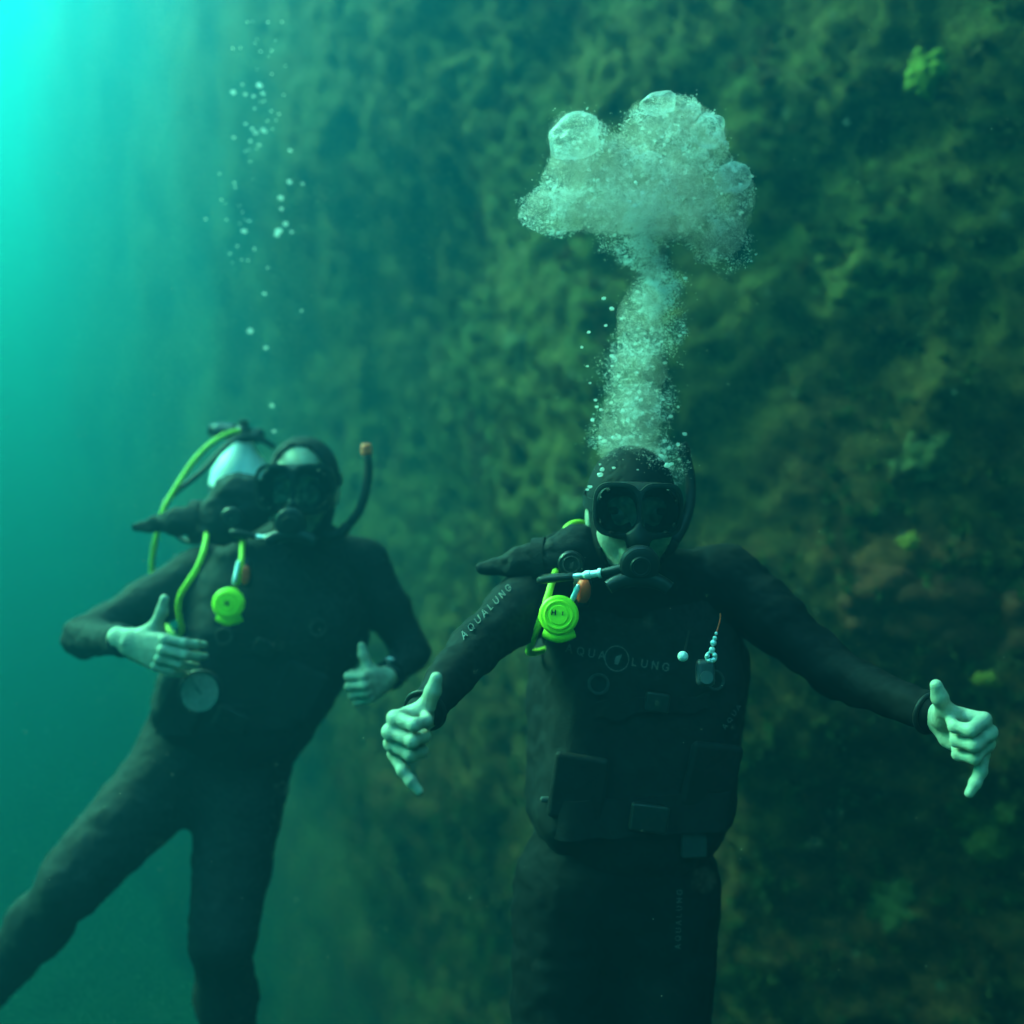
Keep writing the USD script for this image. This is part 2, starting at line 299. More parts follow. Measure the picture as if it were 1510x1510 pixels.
# ------------------------------------------------------------------ the two divers
def hand(W, X, Y, right, flex, thumb, splay=(.10, .02, -.06, -.16), scale=1.0, little=None):
    """wrist W, fingers along X, thumb side Y; flex: (knuckle, middle, end) angles of index..little finger in degrees"""
    X = unit(X); Y = np.asarray(Y, float); Y = unit(Y - X * (X @ Y)); Z = np.cross(X, Y) if right else np.cross(Y, X)
    P = lambda x, y, z: np.asarray(W) + scale * (x * X + y * Y + z * Z)
    mcp = [(.090, .027, .004), (.094, .005, .007), (.088, -.016, .004), (.079, -.035, -.001)]
    L = [(.043, .026, .021), (.047, .030, .022), (.043, .028, .021), (.034, .021, .019)]
    Rr = [(.0105, .0095, .0086, .0072), (.0107, .0097, .0088, .0074), (.0102, .0092, .0083, .0070), (.0098, .0090, .0083, .0070)]
    c = P(.06, .01, -.01); f = Field(c - .18 * scale, c + .16 * scale, .0026)
    s = scale
    f.cone(P(-.030, 0, -.002), P(0, 0, -.002), .026 * s, .025 * s, .01, (Z, .82))
    for q, (m, r) in enumerate(zip(mcp, (.0135, .0135, .0128, .0118))):
        f.cone(P(.004, m[1] * .45, -.003), P(m[0], m[1], m[2] - .004), .0185 * s, r * s, .012 * s, (Z, .85))
    f.cone(P(.02, .012, -.016), P(.05, .034, -.020), .017 * s, .015 * s, .014 * s)       # ball of the thumb
    f.cone(P(.018, -.026, -.012), P(.06, -.030, -.012), .015 * s, .013 * s, .012 * s)    # heel of the hand
    tips = []
    for q in range(4):
        p = np.array(mcp[q]); a = 0.0; d0 = None
        for b in range(3):
            a += math.radians(flex[q][b]); sy = splay[q] * (1 if b == 0 else .6)
            d = unit((math.cos(a), sy, -math.sin(a)))
            if little is not None and q == 3: d = unit(little[b])
            e = p + d * L[q][b]; f.cone(P(*p), P(*e), Rr[q][b] * 1.07 * s, Rr[q][b + 1] * 1.07 * s, .0045 * s)
            f.ell(P(*(p + 0 * d)), np.full(3, Rr[q][b] * 1.09 * s), None, .003 * s)      # the joint stands out a little
            p = e
        tips.append((P(*p), p))
    t = [np.array(x) for x in thumb]
    for a, b, ra, rb in zip(t[:-1], t[1:], (.0165, .0138, .0126), (.0138, .0126, .0098)): f.cone(P(*a), P(*b), ra * s, rb * s, .006 * s)
    m = smooth(tetra_mesh(f), 8)
    return m
THUMB_UP = [(.022, .020, -.014), (.046, .044, -.018), (.050, .074, -.022), (.049, .098, -.024)]
FIST = [(72, 88, 50), (76, 92, 50), (74, 92, 50), (70, 88, 45)]

class Body:
    """skeleton of a diver: body surface, wetsuit, hood"""
    def __init__(s, J, head, face, hands, hood_open, bulk=1.0):
        s.bulk = bulk
        s.J, s.head = J, head
        fwd = unit(face[0]); up = unit(np.asarray(face[1]) - fwd * (fwd @ np.asarray(face[1]))); rt = np.cross(up, fwd) * -1
        # head frame: x towards the right of the picture, y out of the face, z up
        rt = unit(np.cross(fwd, up)); rt = rt if rt[0] > 0 else -rt
        s.R = np.stack([rt, fwd, up], 1)
    def H(s, x, y, z): return s.head + s.R @ np.array([x, y, z])
    def torso(s, f, g):
        J = s.J; ax = unit(J['chest'] - J['pelvis']); front = unit(np.cross(ax, J['shl'] - J['shr'])); front = front if front[1] < 0 else -front
        s.front, s.ax = front, ax
        side = unit(J['shl'] - J['shr']); s.side = side
        f.cone(J['pelvis'], J['waist'], .165 + g, .145 + g, .05, (front, .72))
        f.cone(J['waist'], J['chest'], .142 + g, .172 + g, .06, (front, .70))
        for sh, sgn in (('shr', -1), ('shl', 1)):
            f.cone(J['chest'] + side * sgn * .06 + ax * .03, J[sh], .105 + g, .062 + g, .05, (front, .85))
        for sh in ('shr', 'shl'): f.cone(J['neck'] + ax * .02, J['neck'] * .25 + J[sh] * .75, .066 + g, .060 + g, .06)
        f.cone(J['neck'] - ax * .04, J['neck'], .085 + g, .060 + g, .05)
        f.cone(J['neck'], s.H(0, -.025, -.05), .058 + g, .058 + g, .03)
    def limbs(s, f, g, cuff=True):
        J = s.J
        for sh, el, wr in (('shr', 'elr', 'wrr'), ('shl', 'ell', 'wrl')):
            we = J[wr] - unit(J[wr] - J[el]) * (.024 if g >= 0 else 0)
            f.cone(J[sh], J[el], .059 + g, .046 + g, .03); f.cone(J[el], we, .047 + g, .0315 + g, .012)
            f.cone(J[sh], J[sh] * .55 + J[el] * .45, .058 + g, .056 + g, .03)
        for hp, kn, an in (('hpr', 'knr', 'anr'), ('hpl', 'knl', 'anl')):
            f.cone(J[hp], J[kn], .102 * s.bulk + g, .070 * s.bulk + g, .05); f.cone(J[kn], J[kn] * .68 + J[an] * .32, .067 + g, .070 + g, .02)
            f.cone(J[kn] * .68 + J[an] * .32, J[an], .070 + g, .046 + g, .03)
            toe = J[an] + unit(np.cross(s.side, J[an] - J[kn])) * (.19 if np.cross(s.side, J[an] - J[kn])[1] < 0 else -.19)
            f.cone(J[an], toe, .043 + g, .032 + g, .02)
    def bounds(s):
        p = np.array(list(s.J.values())); return p.min(0) - .26, p.max(0) + .26
    def head_field(s, h=.004, g=0.0, face=True):
        f = Field(s.head - .27, s.head + .17, h); R = s.R.T
        f.ell(s.H(0, -.018, .030), (.074 + g, .094 + g, .086 + g), R, .02)
        f.ell(s.H(0, .022, -.02), (.064 + g, .072 + g, .088 + g), R, .03)
        f.cone(s.H(0, .035, -.055), s.H(0, .062, -.100), .048 + g, .024 + g, .03)
        if face:
            for x in (-1, 1):
                f.ell(s.H(.036 * x, .062, -.030), (.026, .024, .026), R, .025)
                f.cone(s.H(.012 * x, .088, .027), s.H(.048 * x, .072, .024), .010, .010, .016)       # brow
                f.ell(s.H(.074 * x, -.005, -.005), (.010, .020, .032), R, .006)                        # ear
            f.cone(s.H(0, .090, .012), s.H(0, .112, -.026), .009, .0135, .012)
            for x in (-1, 1): f.ell(s.H(.011 * x, .101, -.030), (.009, .010, .008), R, .008)
            f.cone(s.H(-.018, .088, -.060), s.H(.018, .088, -.060), .008, .008, .008); f.cone(s.H(-.015, .087, -.071), s.H(.015, .087, -.071), .0085, .0085, .008)
            for x in (-1, 1): f.ell(s.H(.033 * x, .094, .004), (.016, .012, .011), R, cut=True)
        f.cone(s.H(0, -.02, -.06), s.J['neck'], .056 + g, .060 + g, .03)
        return f

def build_diver(label, J, head, face, hands, opening, suit_mat, bulk=1.0):
    b = Body(J, head, face, hands, opening, bulk)
    lo, hi = b.bounds()
    t = thing('person', label, 'person', (J['pelvis'][0], J['pelvis'][1], J['pelvis'][2]))
    core = Field(lo, hi, .012); b.torso(core, -.012); b.limbs(core, -.010); core = smooth(tetra_mesh(core), 4)
    hf = b.head_field(); headm = smooth(tetra_mesh(hf), 6)
    hm = [hand(*a, **k) for a, k in hands]
    part(t, 'body', fields_union([core, headm] + hm), skin, smooth=True)
    ws = Field(lo, hi, .0085); b.torso(ws, 0); b.limbs(ws, 0)
    wm = smooth(ws.mesh(), 5); wm = wrinkle(wm, .008, 24, 3); wm = wrinkle(wm, .009, 9, 8)
    b.suit = wm
    w = part(t, 'wetsuit', wm, suit_mat, smooth=True)
    for k in ('wrr', 'wrl'):                                          # cuffs
        e = J['elr' if k == 'wrr' else 'ell']; part(w, 'cuff', torus(.0315, .0040, frame_of(J[k] - e), J[k] - unit(J[k] - e) * .026), rubber, smooth=True)
    # hood: a shell round the head and neck with an opening for the face
    h = b.head_field(.0042, .007, face=False)
    inner = b.head_field(.0042, .0005, face=False); h.d = np.maximum(h.d, -inner.d)
    o = Field(h.lo, h.lo + (h.n - 1) * h.h, h.h); o.n = h.n; o.d = np.full(h.n, 1.0, np.float32)
    o.ell(b.H(0, .085, opening[0]), (opening[1], .085, opening[2]), b.R.T, 0); h.d = np.maximum(h.d, -o.d)
    part(t, 'hood', smooth(h.mesh(), 2), suit_mat, smooth=True)
    for x in (-1, 1): part(t, 'eye', sphere(b.H(.033 * x, .086, .004), .0115), skindim, smooth=True)
    b.t = t
    return b

def dive_mask(b, label, sx=1.0, sy=1.45, lift=0.0):
    t = thing('dive_mask', label, 'dive mask', b.H(0, .1, 0)); R = np.stack([b.R[:, 0], b.R[:, 2], -np.cross(b.R[:, 0], b.R[:, 2]) * -1], 1)
    R = np.stack([b.R[:, 0], b.R[:, 2], np.cross(b.R[:, 0], b.R[:, 2])], 1); sgn = 1 if R[:, 2] @ b.R[:, 1] > 0 else -1
    out = b.R[:, 1]
    if sgn < 0: R = np.stack([-b.R[:, 0], b.R[:, 2], out], 1)
    # outline: two rounded windows and a nose pocket
    th = np.linspace(0, 2 * np.pi, 48, endpoint=False)
    def window(s, g=0.0): return Polygon(np.stack([s * .042 + (.0385 + g) * np.sign(np.cos(th)) * np.abs(np.cos(th)) ** .6, .004 + (.030 + g) * np.sign(np.sin(th)) * np.abs(np.sin(th)) ** .65], 1))
    shape = window(-1, .006).union(window(1, .006)).union(Polygon([(-.03, -.02), (.03, -.02), (.021, -.046), (-.021, -.046)])).buffer(.008).buffer(-.008)
    fr = shape.difference(window(-1)).difference(window(1))
    def bow(m):                                                       # bends the flat frame round the face
        v = np.array(m.vertices); v[:, 0] *= sx; v[:, 1] = v[:, 1] * sy + lift; v[:, 2] -= 3.2 * v[:, 0] ** 2 + 1.2 * v[:, 1] ** 2; m.vertices = v; return m
    part(t, 'frame', place(bow(slab(fr, .014, .002)), R, b.H(0, .112, .008)), plastic)
    for s in (-1, 1): part(t, 'lens', place(bow(slab(window(s, .001), .003, .0006)), R, b.H(0, .121, .008)), glassm)
    f = Field(b.head - .17, b.head + .17, .0045); RT = b.R.T
    f.cone(b.H(-.036 * sx, .088, .010 + lift), b.H(.036 * sx, .088, .010 + lift), .042, .042, 0, (b.R[:, 2], .92 * sy)); f.cone(b.H(0, .10, -.01), b.H(0, .116, -.034), .018, .020, .02)
    cut = Field(f.lo, f.lo + (f.n - 1) * f.h, f.h); cut.d = np.full(f.n, 1.0, np.float32); cut.n = f.n
    for s in (-1, 1): cut.ell(b.H(.038 * s * sx, .126, .012 + lift), (.040 * sx, .052, .031 * sy), RT, 0)
    f.d = np.maximum(f.d, -cut.d); part(t, 'skirt', smooth(f.mesh(), 3), rubber, smooth=True)
    # strap round the back of the hood
    pts = []
    for a in np.linspace(math.radians(28), math.radians(332), 26):
        pts.append(b.H(.0865 * math.sin(a), .0 + .109 * math.cos(a) - .016, .012 + .02 * (1 - math.cos(a)) * .5))
    pts = np.array(pts); T = np.gradient(pts, axis=0); up = b.R[:, 2]; N = np.cross(T, up); N /= np.linalg.norm(N, axis=1)[:, None]
    v = np.vstack([pts + up * .011 + N * .0015, pts - up * .011 + N * .0015, pts - up * .011 - N * .0015, pts + up * .011 - N * .0015]); n = len(pts); f_ = []
    for q in range(4):
        a0, b0 = q * n, ((q + 1) % 4) * n; i = np.arange(n - 1); f_ += [np.stack([a0 + i, a0 + i + 1, b0 + i + 1, b0 + i], 1)]
    part(t, 'strap', (v, np.vstack(f_)), rubber)
    for p in (pts[0], pts[-1]): part(t, 'buckle', rbox((.016, .024, .012), .004, b.R, p + b.R[:, 1] * .006), plastic)
    return t

def breathing_regulator(b, label, hose, bar):
    """second stage in the mouth with its hose and the bright swivel"""
    c = b.H(0, .150, -.072); out = unit(b.R[:, 1] - .12 * b.R[:, 2]); R = frame_of(out, b.R[:, 2])
    t = thing('breathing_regulator', label, 'regulator', c)
    part(t, 'housing', lathe([(0, -.030), (.018, -.030), (.029, -.020), (.034, -.004), (.034, .006), (.030, .010)] + [(0, .010)], R, c), plastic)
    part(t, 'cover', lathe([(.0, .0155), (.012, .0155), (.013, .0175), (.016, .0175), (.018, .014), (.027, .012), (.030, .009), (.0, .009)], R, c), rubber)
    m = part(t, 'mouthpiece', tube([c - out * .024, c - out * .05, c - out * .066], [.015, .012, .016], 14), rubber)
    low = c - b.R[:, 2] * .026
    part(t, 'exhaust_tee', tube([low - b.R[:, 0] * .052 - b.R[:, 2] * .014, low - b.R[:, 0] * .02 - out * .004, low + b.R[:, 0] * .02 - out * .004, low + b.R[:, 0] * .052 - b.R[:, 2] * .014], [.012, .014, .016, .014, .012], 14), plastic)
    a, e = bar; d = unit(e - a); Rb = frame_of(d, (0, 0, 1)); Lb = np.linalg.norm(e - a)
    part(t, 'swivel', lathe([(0, 0), (.0042, 0), (.0046, .12 * Lb), (.0040, .34 * Lb), (.0060, .40 * Lb), (.0075, .44 * Lb), (.0075, .60 * Lb), (.0064, .63 * Lb), (.0064, .88 * Lb), (.0090, .90 * Lb), (.0090, Lb), (0, Lb)], Rb, a, 20), chrome, smooth=25)
    part(t, 'inlet', tube([e, (e + c) / 2, c - out * .008], [.0075, .009, .012], 12), plastic)
    part(t, 'hose', tube(np.vstack([hose, a - d * .05, a]), .0068, 10), rubber, smooth=True)
    return t

def octopus(label, c, out, hose, marks, clip, strap):
    R = frame_of(out); t = thing('spare_regulator', label, 'regulator', c)
    part(t, 'housing', lathe([(0, -.030), (.020, -.030), (.030, -.020), (.0345, -.006), (.0345, .003), (0, .003)], R, c), yellow)
    part(t, 'cover', lathe([(0, .0115), (.016, .0115), (.0175, .0095), (.0205, .0095), (.022, .011), (.0245, .011), (.026, .0085), (.031, .0075), (.0345, .0035), (.033, .0031), (0, .0031)], R, c, 56), yellow, smooth=25)
    for txt, x, y, hgt in marks:
        m = meshkit.text_mesh(txt, hgt, .0012, bold=True); v = np.array(m.vertices); v[:, 0] += x; v[:, 1] += y; v[:, 2] += .0116
        part(t, 'lettering', place(trimesh.Trimesh(v, m.faces, process=False), R, c), black_print)
    part(t, 'exhaust', tube([c + R @ np.array([-.026, -.030, -.014]), c + R @ np.array([0, -.036, -.010]), c + R @ np.array([.026, -.030, -.014])], [.009, .013, .009], 12), yellow)
    part(t, 'hose', tube(hose, .0064, 12), yellowhose, smooth=True)
    part(t, 'retainer_clip', tube(clip, [.003, .0055, .0045, .006, .004], 10), steel, smooth=True)
    return t

def scuba_tank(label, base, top, crown_mat, r=.086):
    ax = unit(top - base); L = np.linalg.norm(top - base); R = frame_of(ax, (.2, 1, 0)); t = thing('scuba_tank', label, 'scuba tank', base)
    part(t, 'cylinder', lathe([(0, 0), (r - .01, 0), (r, .01), (r, L - .11), (0, L - .11)], R, base), simple('tank_paint', (.05, .05, .055), .4, .3))
    part(t, 'crown', lathe([(0, L - .109), (r + .0006, L - .109), (r - .004, L - .075), (r - .022, L - .042), (.036, L - .02), (.026, L), (0, L)], R, base), crown_mat, smooth=60)
    part(t, 'boot', lathe([(0, -.02), (r - .004, -.02), (r + .004, -.01), (r + .004, .06), (r + .0005, .066), (0, .03)], R, base), rubber)
    v = part(t, 'valve', lathe([(0, L), (.019, L), (.019, L + .035), (.013, L + .04), (.013, L + .055), (0, L + .055)], R, base, 20), darkmetal, smooth=25)
    part(v, 'handwheel', lathe([(0, 0), (.014, 0), (.019, .006), (.019, .024), (.014, .03), (0, .03)], frame_of(R[:, 0]), base + ax * (L + .02) + R[:, 0] * .022, 18), rubber)
    part(t, 'first_stage', lathe([(0, 0), (.018, 0), (.021, .006), (.021, .05), (.016, .058), (.016, .07), (0, .07)], frame_of(-R[:, 0]), base + ax * (L + .022) - R[:, 0] * .018, 20), darkmetal, smooth=25)
    part(t, 'tank_band', lathe([(r + .0015, L * .55), (r + .004, L * .55), (r + .004, L * .55 + .05), (r + .0015, L * .55 + .05), (r + .0015, L * .55)], R, base), nylon)
    return t

def snorkel(b, label, pts, tip):
    t = thing('snorkel', label, 'snorkel', pts[0])
    part(t, 'barrel', tube(pts, .0098, 14), rubber, smooth=True)
    part(t, 'tip', tube([pts[-1], pts[-1] + (pts[-1] - pts[-2]) * .2, tip], [.0118, .0130, .0110], 14), orangep if 'orange' in label else plastic, smooth=True)
    part(t, 'mouthpiece', tube([pts[0], pts[0] + np.array([-.02, -.01, -.02]), pts[0] + np.array([-.05, -.012, -.022])], [.0125, .011, .015], 12), rubber, smooth=True)
    return t

def buoyancy_vest(b, label, wing, emblem, nylon, g=.026):
    """jacket with shoulder straps, two front lobes, waist band, pockets, buckles"""
    J = b.J; t = thing('buoyancy_vest', label, 'dive vest', J['waist']); fr, sd_, ax = b.front, b.side, b.ax
    lo, hi = b.bounds(); f = Field(lo, hi, .0095)
    W = J['waist'] - ax * .05
    f.cone(W, J['chest'] - ax * .02, .150 * b.bulk + g, .170 * b.bulk + g, .05, (fr, .74))                                # back and sides
    for sgn, sh in ((-1, 'shr'), (1, 'shl')):
        f.cone(J[sh] - sd_ * sgn * .055 + ax * .035 - fr * .01, J['chest'] + sd_ * sgn * .105 + fr * .085 - ax * .03, .034, .052, .06)   # strap over the shoulder
        f.cone(J['chest'] + sd_ * sgn * .105 + fr * .085 - ax * .03, W + sd_ * sgn * .125 + fr * .070, .058, .064, .04)                # front lobe
        f.cone(J['chest'] + sd_ * sgn * .15 - fr * .06, W + sd_ * sgn * .140 - fr * .03, .065, .055, .05)                               # side lobe
    m = wrinkle(smooth(f.mesh(), 5), .014, 13, 5); b.vest = m
    part(t, 'jacket', m, nylon, smooth=True)
    q = Field(wing[0][0].min() * 0 + np.min([w[0] for w in wing], 0) - .1, np.max([w[0] for w in wing], 0) + .1, .005)
    for (p0, r0), (p1, r1) in zip(wing[:-1], wing[1:]): q.cone(p0, p1, r0, r1, .02, ((0, 1, 0), .6))
    wm_ = wrinkle(wrinkle(smooth(q.mesh(), 3), .012, 17, 6), .004, 45, 9)
    part(t, 'shoulder_wing', wm_, nylon, smooth=True)
    w0, w1 = wing[1][0], wing[2][0]; wd = unit(w1 - w0); wc = w0 * .45 + w1 * .55; wr_ = wing[1][1] * .45 + wing[2][1] * .55
    an_ = np.linspace(0, 2 * np.pi, 29); Rw = frame_of(wd, (0, 1, 0)); lp = [wc + Rw @ np.array([math.cos(a) * (wr_ + .006), math.sin(a) * (wr_ * .6 + .006), 0]) for a in an_]; lp = np.array(lp); vv = np.vstack([lp + wd * .012, lp - wd * .012]); i_ = np.arange(28)
    part(t, 'wing_strap', (vv, np.stack([i_, i_ + 1, i_ + 30, i_ + 29], 1)), nylon)
    ec, eo = emblem; R = frame_of(eo); v = part(t, 'dump_valve', lathe([(0, -.02), (.024, -.02), (.024, .0), (.021, .004), (0, .004)], R, ec), plastic)
    part(v, 'emblem', cat_([torus(.0145, .0011, R, ec + eo * .005, 32, 6), place(slab(Polygon([(-.003, -.007), (.002, -.007), (.006, .006), (-.001, .002)]), .0016, .0003), R, ec + eo * .0045)]), simple('emblem_print', (.07, .07, .07), .5))
    cen = W + fr * .12
    # chest strap with buckle, waist band with buckle, pockets
    def band(p0, p1, w, lift, name, n=24):
        u = np.linspace(0, 1, n)[:, None]; line = p0 + (p1 - p0) * u + fr * .12
        cp, _, tri = trimesh.proximity.closest_point(m, line); nn = m.face_normals[tri]; cp = cp + fr * 0
        top = cp + ax * w / 2; bot = cp - ax * w / 2; vv = np.vstack([top + fr * lift, bot + fr * lift, bot - fr * .004, top - fr * .004]); F = []
        for q in range(4): a0, b0 = q * n, ((q + 1) % 4) * n; i = np.arange(n - 1); F.append(np.stack([a0 + i, b0 + i, b0 + i + 1, a0 + i + 1], 1))
        part(t, name, (vv, np.vstack(F)), nylon); return cp[n // 2]
    c1 = band(J['chest'] - sd_ * .10 - ax * .05, J['chest'] + sd_ * .10 - ax * .05, .028, .006, 'chest_strap')
    part(t, 'buckle', rbox((.045, .036, .014), .005, frame_of(fr, ax), c1 + fr * .008), plastic)
    c2 = band(W - sd_ * .15, W + sd_ * .15, .07, .008, 'waist_band')
    part(t, 'buckle', rbox((.07, .05, .016), .006, frame_of(fr, ax), c2 + fr * .012), plastic)
    for sgn in (-1, 1):
        cp, _, tri = trimesh.proximity.closest_point(m, [W + sd_ * sgn * .13 + fr * .2 + ax * .05]); n = m.face_normals[tri[0]]
        pk = part(t, 'pocket', rbox((.10, .12, .020), .0098, frame_of(n, ax), cp[0] - n * .002), nylon)
        part(pk, 'zip', rbox((.085, .006, .005), .0022, frame_of(n, ax), cp[0] + n * .009 + ax * .045), rubber)
        cp, _, tri = trimesh.proximity.closest_point(m, [J['chest'] + sd_ * sgn * .11 + fr * .2 + ax * .0]); n = m.face_normals[tri[0]]
        part(t, 'd_ring', torus(.017, .0028, frame_of(n, ax), cp[0] + n * .005, 24, 6), simple('dark_ring', (.03, .03, .03), .5))
    b.vt = t; return t

# ---- diver A, left and farther; diver B, in the middle and nearer
YA, YB = 2.5, 2.05
JA = dict(pelvis=at(322, 1085, 2.60), waist=at(368, 1005, 2.58), chest=at(415, 905, 2.58), neck=at(440, 815, 2.60), shr=at(297, 850, 2.57), shl=at(533, 838, 2.60),
          elr=at(122, 940, 2.47), wrr=at(190, 946, 2.28), ell=at(608, 962, 2.62), wrl=at(570, 1000, 2.40),
          hpr=at(278, 1115, 2.60), knr=at(108, 1300, 2.42), anr=at(-40, 1490, 2.62), hpl=at(362, 1120, 2.62), knl=at(328, 1385, 2.46), anl=at(345, 1640, 2.72))
hA = at(446, 722, 2.50)
handsA = [((JA['wrr'], (.90, -.30, -.20), (.22, 0, .97), True, [(22, 30, 18), (26, 34, 18), (28, 36, 20), (26, 34, 22)], [(.022, .020, -.010), (.050, .046, -.010), (.060, .082, -.008), (.062, .110, -.004)]), dict(splay=(.03, -.03, -.10, -.17), scale=.95)),
          ((JA['wrl'], (-.52, -.84, -.12), (-.16, -.05, 1), False, FIST, THUMB_UP), dict(scale=.84))]
A = build_diver('diver with pale forehead above the mask and one flat hand at the chest, thumbs up', JA, hA, ((.02, -1, -.02), (.0, 0, 1)), handsA, (.0, .068, .113), hazed, 1.12)
JB = dict(pelvis=at(908, 1270, 2.10), waist=at(935, 1140, 2.10), chest=at(948, 985, 2.12), neck=at(940, 872, 2.10), shr=at(806, 868, 2.08), shl=at(1072, 856, 2.10),
          elr=at(701, 955, 1.88), wrr=at(617, 1060, 1.66), ell=at(1232, 992, 1.94), wrl=at(1390, 1060, 1.72),
          hpr=at(838, 1320, 2.10), knr=at(812, 1680, 2.06), anr=at(835, 1990, 2.30), hpl=at(980, 1320, 2.10), knl=at(978, 1680, 2.04), anl=at(975, 1990, 2.28))
hB = at(931, 757, 2.0)
LITTLE = [(.45, -.34, -.68), (.16, -.52, -.80), (-.02, -.60, -.76)]
handsB = [((JB['wrr'], (-.34, -.92, -.10), (.22, .0, .97), True, FIST, [(.022, .020, -.016), (.044, .043, -.028), (.047, .070, -.036), (.047, .092, -.038)]), dict(little=LITTLE, scale=.93)),
          ((JB['wrl'], (.38, -.90, -.12), (-.36, .0, .93), False, FIST, [(.022, .020, -.016), (.044, .043, -.028), (.047, .070, -.036), (.047, .092, -.038)]), dict(little=LITTLE, scale=.95))]
B = build_diver('diver in black hood with arms spread wide, thumbs up, under the large bubble cloud', JB, hB, ((.0, -1, -.10), (.02, 0, 1)), handsB, (-.030, .064, .088), neoprene, 1.07)

dive_mask(A, 'black dive mask on the diver whose forehead shows, beside the open water', 1.02, 1.45, -.010)
dive_mask(B, 'black dive mask on the diver below the large bubble cloud', .90, 1.30, .004)
scuba_tank('dark scuba tank with white shoulder seen beside the left diver\'s hood', at(338, 1060, 2.86), at(358, 652, 2.74), whitep, .077)
scuba_tank('dark scuba tank hidden behind the diver under the bubble cloud', at(930, 1290, 2.40), at(945, 800, 2.36), simple('tank_grey', (.08, .08, .08), .4))
buoyancy_vest(A, 'black dive vest with pointed shoulder wing worn by the left diver', [(at(352, 744, 2.49), .076), (at(325, 768, 2.48), .056), (at(262, 768, 2.50), .030), (at(200, 777, 2.52), .013)], (at(341, 764, 2.428), np.array((-.05, -1, -.05))), hazednylon)
buoyancy_vest(B, 'black dive vest with pale chest lettering worn by the diver with spread arms', [(at(854, 818, 2.0), .058), (at(830, 826, 1.99), .046), (at(770, 830, 2.01), .032), (at(712, 838, 2.03), .014)], (at(842, 832, 1.958), np.array((-.05, -1, -.08))), nylon)
breathing_regulator(A, 'black regulator in the left diver\'s mouth with bright metal hose swivel', np.array([at(405, 660, 2.72), at(352, 646, 2.70), at(292, 700, 2.66), at(240, 757, 2.60), at(262, 790, 2.58), at(320, 796, 2.50), at(358, 793, 2.43)]), (at(377, 791, 2.40), at(413, 795, 2.385)))
breathing_regulator(B, 'black regulator in the mouth of the diver under the bubble cloud', np.array([at(930, 800, 2.30), at(870, 780, 2.22), at(790, 815, 2.10), at(785, 840, 2.05), at(815, 851, 1.95), at(832, 851, 1.905)]), (at(845, 850, 1.89), at(887, 845, 1.875)))
def inflator(c, r, h, label):
    t = thing('inflator_button', label, 'button', c); z = np.array([.06, 0, 1])
    part(t, 'button', tube([c - z * h * .5, c - z * h * .2, c + z * h * .2, c + z * h * .5], [r * .5, r * .9, r, r * 1.0, r * .9, r * .55], 16), redp, smooth=True)
    part(t, 'housing', tube([c + np.array([0, .016, -h * .7]), c + np.array([0, .016, h * .8])], [r * .8, r * 1.25, r * 1.25, r * .9], 14), plastic, smooth=True)
octopus('round yellow spare regulator hanging on the left diver\'s chest beside the raised thumb', at(337, 890, 2.36), np.array((.03, -1, .05)),
        np.array([at(353, 636, 2.69), at(345, 637, 2.68), at(300, 664, 2.64), at(262, 715, 2.60), at(238, 760, 2.58), at(230, 795, 2.60), at(224, 835, 2.64), at(228, 880, 2.64), at(255, 935, 2.56), at(268, 925, 2.46), at(263, 888, 2.42), at(288, 842, 2.40), at(304, 795, 2.44), at(318, 772, 2.52), at(348, 776, 2.52), at(358, 800, 2.43), at(356, 830, 2.385), at(349, 862, 2.375)]),
        [('N', -.006, -.004, .010)], [at(352, 826, 2.375), at(349, 842, 2.37), at(347, 852, 2.365), at(345, 862, 2.365)], None)
inflator(at(362, 848, 2.38), .010, .040, 'dull red inflator button just right of the left diver\'s yellow regulator')
octopus('round yellow spare regulator tilted on the chest of the diver with spread arms', at(824, 907, 1.90), np.array((-.10, -1, .10)),
        np.array([at(905, 815, 2.20), at(878, 792, 2.12), at(868, 776, 2.08), at(850, 771, 2.06), at(836, 778, 2.05), at(829, 792, 2.05), at(822, 830, 1.99), at(812, 866, 1.945), at(800, 905, 1.93), at(789, 935, 1.95), at(781, 955, 2.01), at(790, 962, 2.07), at(812, 955, 2.07), at(824, 940, 2.0), at(828, 930, 1.93)]),
        [('H', -.013, .000, .009), ('ı', .006, .000, .008)], [at(853, 862, 1.90), at(850, 870, 1.90), at(847, 878, 1.90), at(843, 886, 1.905)], None)
inflator(at(860, 872, 1.92), .0135, .040, 'bright orange red inflator button under the metal swivel of the diver with spread arms')
snorkel(A, 'black snorkel with an orange tip at the left diver\'s mask', [at(512, 775, 2.46), at(530, 752, 2.47), at(541, 715, 2.48), at(543, 690, 2.485), at(541, 672, 2.49)], at(540, 655, 2.49))
snorkel(B, 'all black snorkel at the mask of the diver under the bubble cloud', [at(992, 800, 1.98), at(1008, 775, 2.0), at(1018, 735, 2.02), at(1017, 700, 2.03), at(1010, 672, 2.03)], at(1004, 655, 2.03))
